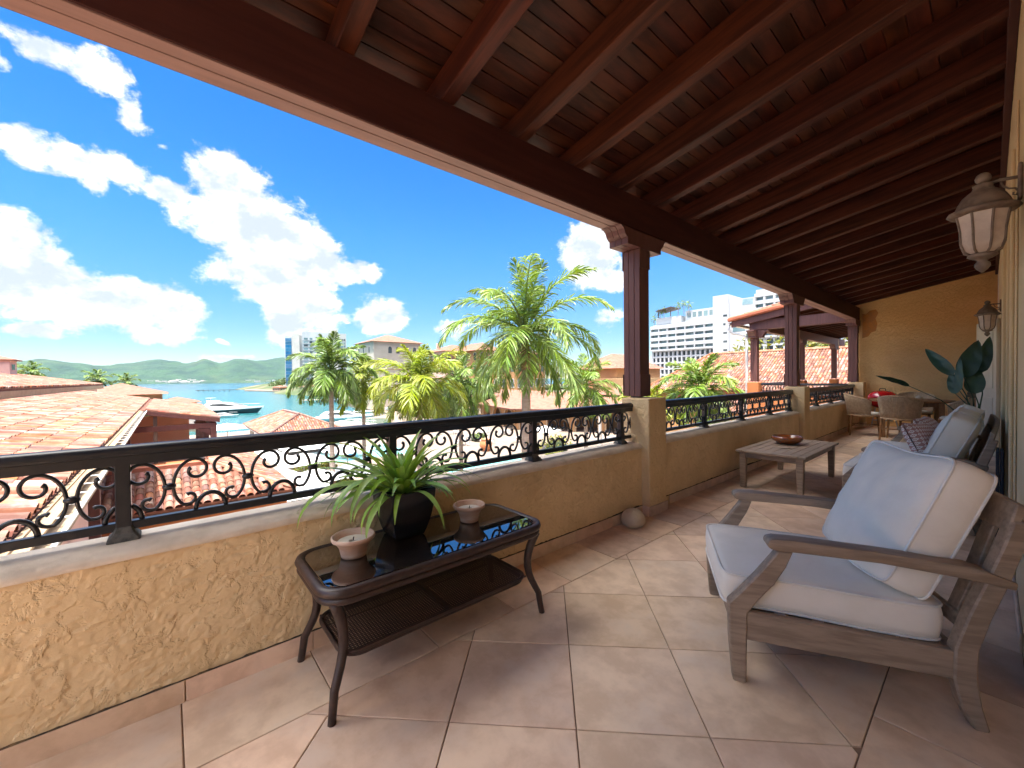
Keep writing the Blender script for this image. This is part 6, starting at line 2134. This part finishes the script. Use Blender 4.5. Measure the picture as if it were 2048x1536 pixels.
# ---------------------------------------------------------------- neighbouring terrace beyond the end wall
nb = thing('neighbour_terrace', "neighbouring terrace with timber posts and tiled porch roof beyond the end wall", 'building')
NX, NY = -4.92, 14.35
MB().box(NX - 0.1, NY, -0.3, -2.46, 26.5, -0.01).build('floor_slab', MT['concrete'], nb)
for y in (NY + 0.13, 19.5, 24.8):
    MB().box(NX - 0.17, y - 0.17, DK if y < 15 else -0.6, NX + 0.16, y + 0.17, 1.12).build('pier', MT['orange_wall'], nb, bevel=0.01)
    for q in range(2):
        MB().box(NX - 0.10 + q * 0.101, y - 0.09, 1.15, NX - 0.002 + q * 0.101, y + 0.09, 2.60).build('post', MT['post'], nb, bevel=0.005)
    out = [(-0.42, 2.78), (-0.42, 2.74), (-0.34, 2.72), (-0.30, 2.64), (-0.26, 2.60), (-0.26, 2.55), (0.26, 2.55), (0.26, 2.60), (0.30, 2.64), (0.34, 2.72), (0.42, 2.74), (0.42, 2.78)]
    MB().prism([(NX - 0.11, y + a, z) for a, z in out], (0.22, 0, 0)).build('bracket', MT['post'], nb, bevel=0.003)
MB().prism([(NX + a, NY + 0.02, z) for a, z in ((0.09, 2.78), (0.42, 2.78), (0.42, 2.74), (0.34, 2.72), (0.30, 2.64), (0.26, 2.60), (0.26, 2.55), (0.09, 2.55))], (0, 0.2, 0)).build('bracket', MT['post'], nb, bevel=0.003)
MB().box(NX - 0.10, NY + 0.25, 2.79, NX + 0.10, 26.5, 3.10).build('beam', MT['post'], nb, bevel=0.005)
MB().box(NX - 0.12, NY + 0.02, 2.80, -2.50, NY + 0.22, 3.10).build('beam', MT['post'], nb, bevel=0.005)
MB().prism([(NX - 0.62, NY - 0.10, 2.93), (-2.46, NY - 0.10, 3.42), (-2.46, NY - 0.10, 3.62), (NX - 0.62, NY - 0.10, 3.13)], (0, 0.07, 0)).build('rake_board', MT['post'], nb)
MB().prism([(NX - 0.72, NY - 0.20, 3.12), (-2.46, NY - 0.20, 3.63), (-2.46, NY - 0.20, 3.76), (NX - 0.72, NY - 0.20, 3.25)], (0, 0.17, 0)).build('rake_tiles', MT['ridge'], nb, bevel=0.03)
for k in range(18):
    y = NY + 0.45 + 0.64 * k
    MB().prism([(NX - 0.5, y, 3.08), (-2.47, y, 3.46), (-2.47, y, 3.62), (NX - 0.5, y, 3.24)], (0, 0.09, 0)).build('rafter', MT['rafter'], nb)
MB().prism([(NX - 0.66, NY - 0.12, 3.17), (-2.46, NY - 0.12, 3.66), (-2.46, NY - 0.12, 3.70), (NX - 0.66, NY - 0.12, 3.21)], (0, 12, 0)).build('roof_deck', MT['plank'], nb)
S = Vector((1, 0, 0.2))
tiled_slope(nb, (NX - 0.70, NY + 8.0, 3.215), (0, -1, 0), S, 8.15, 3.1, w=0.21, course=0.42, base=False)
MB().tube([(NX - 0.72, NY - 0.06, 3.02), (NX - 0.72, NY - 0.06, 2.86), (NX - 0.60, NY - 0.03, 2.74), (NX - 0.30, NY + 0.0, 2.66), (NX - 0.20, NY + 0.02, 2.55), (NX - 0.20, NY + 0.02, -1.2)], 0.045, 8).build('downpipe', MT['white_gutter'], nb, smooth=True)
MB().box(NX - 0.80, NY - 0.1, 3.02, NX - 0.66, NY + 10, 3.10).build('gutter', MT['white_gutter'], nb)
MB().box(-2.46, NY, -0.3, -2.30, 26.5, 3.9).build('house_wall', MT['stucco_fine'], nb)
MB().box(NX + 0.17, NY + 0.02, -0.6, -2.47, NY + 0.24, 0.66).build('parapet', MT['orange_wall'], nb)
MB().box(NX - 0.12, NY + 0.32, -0.6, NX + 0.10, 26.5, 0.66).build('parapet', MT['orange_wall'], nb)


def simple_rail(parent, A, B, step=0.145):
    A, B = Vector(A), Vector(B)
    d = B - A
    L = d.length
    d.normalize()
    MB().tube([A + Vector((0, 0, 1.06)), B + Vector((0, 0, 1.06))], 0.035, 6).build('handrail', MT['iron'], parent)
    MB().tube([A + Vector((0, 0, 0.75)), B + Vector((0, 0, 0.75))], 0.018, 4).build('bottom_bar', MT['iron'], parent)
    k = 0
    while k * step * 2 < L:
        c = A + d * (k * step * 2 + step)
        for s in (-1, 1):
            pts = [c + d * (s * (0.03 + 0.09 * math.sin(PI * i / 10))) + Vector((0, 0, lerp(0.78, 1.02, i / 10))) for i in range(11)]
            MB().tube(pts, 0.009, 4).build('scroll', MT['iron'], parent)
        k += 1


simple_rail(nb, (NX + 0.18, NY + 0.13, 0), (-2.48, NY + 0.13, 0))
simple_rail(nb, (NX, NY + 0.35, 0), (NX, 19.3, 0))
for y in (19.7, 25.0):
    MB().tube([(NX + 0.9, y - 4, 2.8), (NX + 0.9, y - 4, 1.55)], 0.012, 4).build('hanging_cord', MT['wax'], nb)


# ---------------------------------------------------------------- blocks in the distance
def grid_facade(parent, O, U, nr, W, floors, fh, bays, z0, pier=0.28, spand=0.30, recess=0.9, wall='white_wall', glass='glass_dark', th=0.35, back=True):
    """frame of piers and floor edges with panes set back behind it; O left foot, U along, nr outward"""
    O, U, nr = Vector(O), Vector(U).normalized(), Vector(nr).normalized()
    bw = W / bays

    def bx(a0, a1, h0, h1, d0, d1):
        p = [O + U * a + nr * d + Vector((0, 0, z0 - O.z + h)) for (a, d, h) in ((a0, d0, h0), (a1, d0, h0), (a1, d1, h0), (a0, d1, h0), (a0, d0, h1), (a1, d0, h1), (a1, d1, h1), (a0, d1, h1))]
        return p, [(0, 3, 2, 1), (4, 5, 6, 7), (0, 1, 5, 4), (1, 2, 6, 5), (2, 3, 7, 6), (3, 0, 4, 7)]
    for f in range(floors + 1):
        MB().add(*bx(-0.05, W + 0.05, f * fh - (0 if f == 0 else spand * fh * 0.5), f * fh + spand * fh * 0.5, -th, 0.06)).build('floor_edge', MT[wall], parent)
    for b in range(bays + 1):
        w = bw * pier
        a = b * bw
        MB().add(*bx(max(0, a - w / 2), min(W, a + w / 2), 0, floors * fh, -th, 0)).build('pier', MT[wall], parent)
    pane = None
    for f in range(floors):
        for b in range(bays):
            a0, a1 = b * bw + bw * pier / 2, (b + 1) * bw - bw * pier / 2
            v, fc = bx(a0, a1, f * fh + spand * fh * 0.5, (f + 1) * fh - spand * fh * 0.5, -recess - 0.1, -recess)
            if pane is None:
                p0 = v[0].copy()
                pane = MB().add([q - p0 for q in v], fc).mesh('pane', MT[glass])
            put(pane, 'pane', parent, v[0])


FHt = 3.6
cb = thing('white_apartment_block', 'large white apartment block with unfinished lower floors behind the clay roof', 'building')
Yc = 230.0
# left part: unfinished lower floors, finished balconies above
MB().box(-136, Yc + 1.3, DK, -98, Yc + 24, 33.0).build('core', MT['white_wall'], cb)
grid_facade(cb, (-136, Yc, DK), (1, 0, 0), (0, -1, 0), 38, 7, FHt, 14, DK, pier=0.30, spand=0.26, recess=1.2, wall='white_wall', glass='glass_dark')
grid_facade(cb, (-136.5, Yc - 1.0, 0), (1, 0, 0), (0, -1, 0), 38.5, 4, FHt, 7, DK + 7 * FHt + 0.1, pier=0.10, spand=0.55, recess=2.0, wall='white_wall', glass='glass_teal', th=2.0)
MB().box(-134, Yc + 1.5, 33.2, -118, Yc + 20, 37.0).build('penthouse', MT['white_wall'], cb)
MB().box(-116, Yc + 3, 33.2, -99, Yc + 20, 39.5).build('penthouse', MT['white_wall'], cb)
for k in range(5):
    MB().box(-115 + 3.2 * k, Yc + 2.9, 35.5, -112.8 + 3.2 * k, Yc + 2.99, 38.3).build('pane', MT['glass_teal'], cb)
MB().prism([(-133, Yc - 1, 41.0), (-123, Yc - 1, 42.4), (-123, Yc - 1, 42.8), (-133, Yc - 1, 41.4)], (0, 12, 0)).build('roof_canopy', MT['dark_wood_far'], cb)
for x in (-132, -124):
    MB().box(x, Yc, 37, x + 0.4, Yc + 0.4, 41.3).build('canopy_post', MT['dark_wood_far'], cb)
# stair shaft
MB().box(-98, Yc - 2.5, DK, -90, Yc + 20, 44.5).build('shaft', MT['white_wall'], cb)
for k in range(9):
    MB().box(-92.6, Yc - 2.56, -4 + 4.6 * k, -90.6, Yc - 2.49, -2.9 + 4.6 * k).build('pane', MT['glass_dark'], cb)
# right part
MB().box(-90, Yc - 0.5, DK, -78, Yc + 20, 41.5).build('tower_wall', MT['white_wall'], cb)
for z in (24.5, 29.5):
    MB().box(-88.5, Yc - 0.58, z, -82.5, Yc - 0.49, z + 2.8).build('pane', MT['glass_teal'], cb)
MB().box(-83.8, Yc - 0.58, 38.0, -78.8, Yc - 0.49, 41.0).build('pane', MT['glass_teal'], cb)
MB().box(-82, Yc - 0.58, 18.5, -79, Yc - 0.49, 23).build('pane', MT['glass_dark'], cb)
MB().box(-78, Yc + 1.3, DK, -35, Yc + 20, 45.0).build('core', MT['white_wall'], cb)
grid_facade(cb, (-78, Yc, DK), (1, 0, 0), (0, -1, 0), 40, 8, FHt, 9, DK, pier=0.34, spand=0.30, recess=1.2, wall='white_wall', glass='glass_dark')
grid_facade(cb, (-78, Yc - 0.8, DK), (1, 0, 0), (0, -1, 0), 40, 6, FHt, 9, DK + 8 * FHt + 0.1, pier=0.22, spand=0.5, recess=1.6, wall='white_wall', glass='glass_teal', th=1.4)
MB().box(-74, Yc + 4, 45.0, -50, Yc + 18, 50.5).build('penthouse', MT['white_wall'], cb)
MB().box(-73, Yc + 3.9, 46.5, -55, Yc + 3.99, 49.5).build('glass_screen', MT['glass_blue'], cb)
for k, (x, z) in enumerate(((-135.5, 34.0), (-131.5, 37.5), (-129, 38.5), (-120, 40.2), (-116.5, 40.8), (-113.5, 39.6))):
    palm('rooftop_palm', ('leftmost', 'second', 'third', 'fourth', 'fifth', 'rightmost')[k] + ' of the small palms on the roof garden of the white block', x, Yc + 2, z - 3.5 if k else 33.0, z + 3.6, 3.0, 0.16, 'palm_d', 'roof', nf=10, nl=10, ll=1.0, lw=0.10, seed=80 + k, shaft=False, group='palms on the roof garden')
t = thing('distant_white_block', 'hazy white block seen left of the first timber post', 'building')
MB().box(-175, 300, DK, -140, 320, 22).build('wall', MT['white_wall'], t)
for f in range(6):
    for k in range(9):
        MB().box(-173.5 + 3.8 * k, 299.9, 1.0 + 3.4 * f, -171.2 + 3.8 * k, 299.99, 3.0 + 3.4 * f).build('pane', MT['glass_teal'], t)
t = thing('distant_white_block', 'pale block at the left foot of the white apartment block', 'building')
MB().box(-168, 260, DK, -141, 280, 13).build('wall', MT['white_wall'], t)
for f in range(5):
    for k in range(6):
        MB().box(-166 + 4.2 * k, 259.9, -6.5 + 3.7 * f, -163.6 + 4.2 * k, 259.99, -4.4 + 3.7 * f).build('pane', MT['glass_teal'], t)

# tower on the headland
tw = thing('tower_block', 'pale tower block with a blue glass strip on the headland', 'building', (-462, 121, 0), rad(-12.5))
z0, z1 = -6.0, 49.0
MB().box(-10, -29, z0, 2.0, -22.5, z1 - 2.5).build('glazed_bay', MT['white_wall'], tw)
for k in range(14):
    MB().box(2.0, -28.4, z0 + 3 + k * 3.4, 2.25, -23.0, z0 + 6.1 + k * 3.4).build('blue_pane', MT['glass_blue'], tw)
MB().box(-10, -22.4, z0, 2.6, -15.6, z1).build('stair_core', MT['pale_wall'], tw)
MB().box(-10, -15.5, z0, 0.5, -13.2, z1 - 1).build('recess', MT['grey_wall'], tw)
MB().box(-12, -13.1, z0, 1.8, 14, z1 + 3).build('wall', MT['white_wall'], tw)
MB().box(-12, 14.1, z0, 3.2, 21, z1 + 5.5).build('lift_core', MT['pale_wall'], tw)
MB().box(-12, 21.1, z0, 1.2, 29.5, z1 + 2.0).build('wall', MT['grey_wall'], tw)
MB().box(-8, -6, z1 + 3, 1.2, 12, z1 + 6).build('plant_room', MT['pale_wall'], tw)
for f in range(14):
    for (y0, w) in ((-11.5, 3.6), (-6.2, 2.6), (0.5, 4.6), (8.5, 3.4), (23.0, 3.2), (26.8, 1.9)):
        o = MB().box(1.2 if y0 > 22 else 1.8, y0, z0 + 3.2 + 3.55 * f, 1.45 if y0 > 22 else 2.05, y0 + w, z0 + 5.2 + 3.55 * f).build('pane', MT['glass_teal' if (f + int(y0)) % 3 else 'glass_dark'], tw)
    MB().box(1.8, -13.1, z0 + 2.55 + 3.55 * f, 2.3, 13.9, z0 + 2.95 + 3.55 * f).build('floor_band', MT['white_wall'], tw)

# ---------------------------------------------------------------- sea air between here and the hills
hz = MB().box(-4800, -2600, WL - 4.0, 500, 2600, 230).build('haze', None)
stuff(tag(hz, 'thin blue sea haze hanging over the bay and hills', 'haze'))
hm_ = bpy.data.materials.new('sea_haze')
hm_.use_nodes = True
t = NT(hm_.node_tree)
t.n.clear()
out = t.node('ShaderNodeOutputMaterial')
pv = t.node('ShaderNodeVolumePrincipled')
pv.inputs['Color'].default_value = (0.72, 0.84, 1.0, 1)
pv.inputs['Density'].default_value = 0.00002
pv.inputs['Anisotropy'].default_value = 0.2
t.l.new(pv.outputs[0], out.inputs['Volume'])
hz.data.materials.append(hm_)
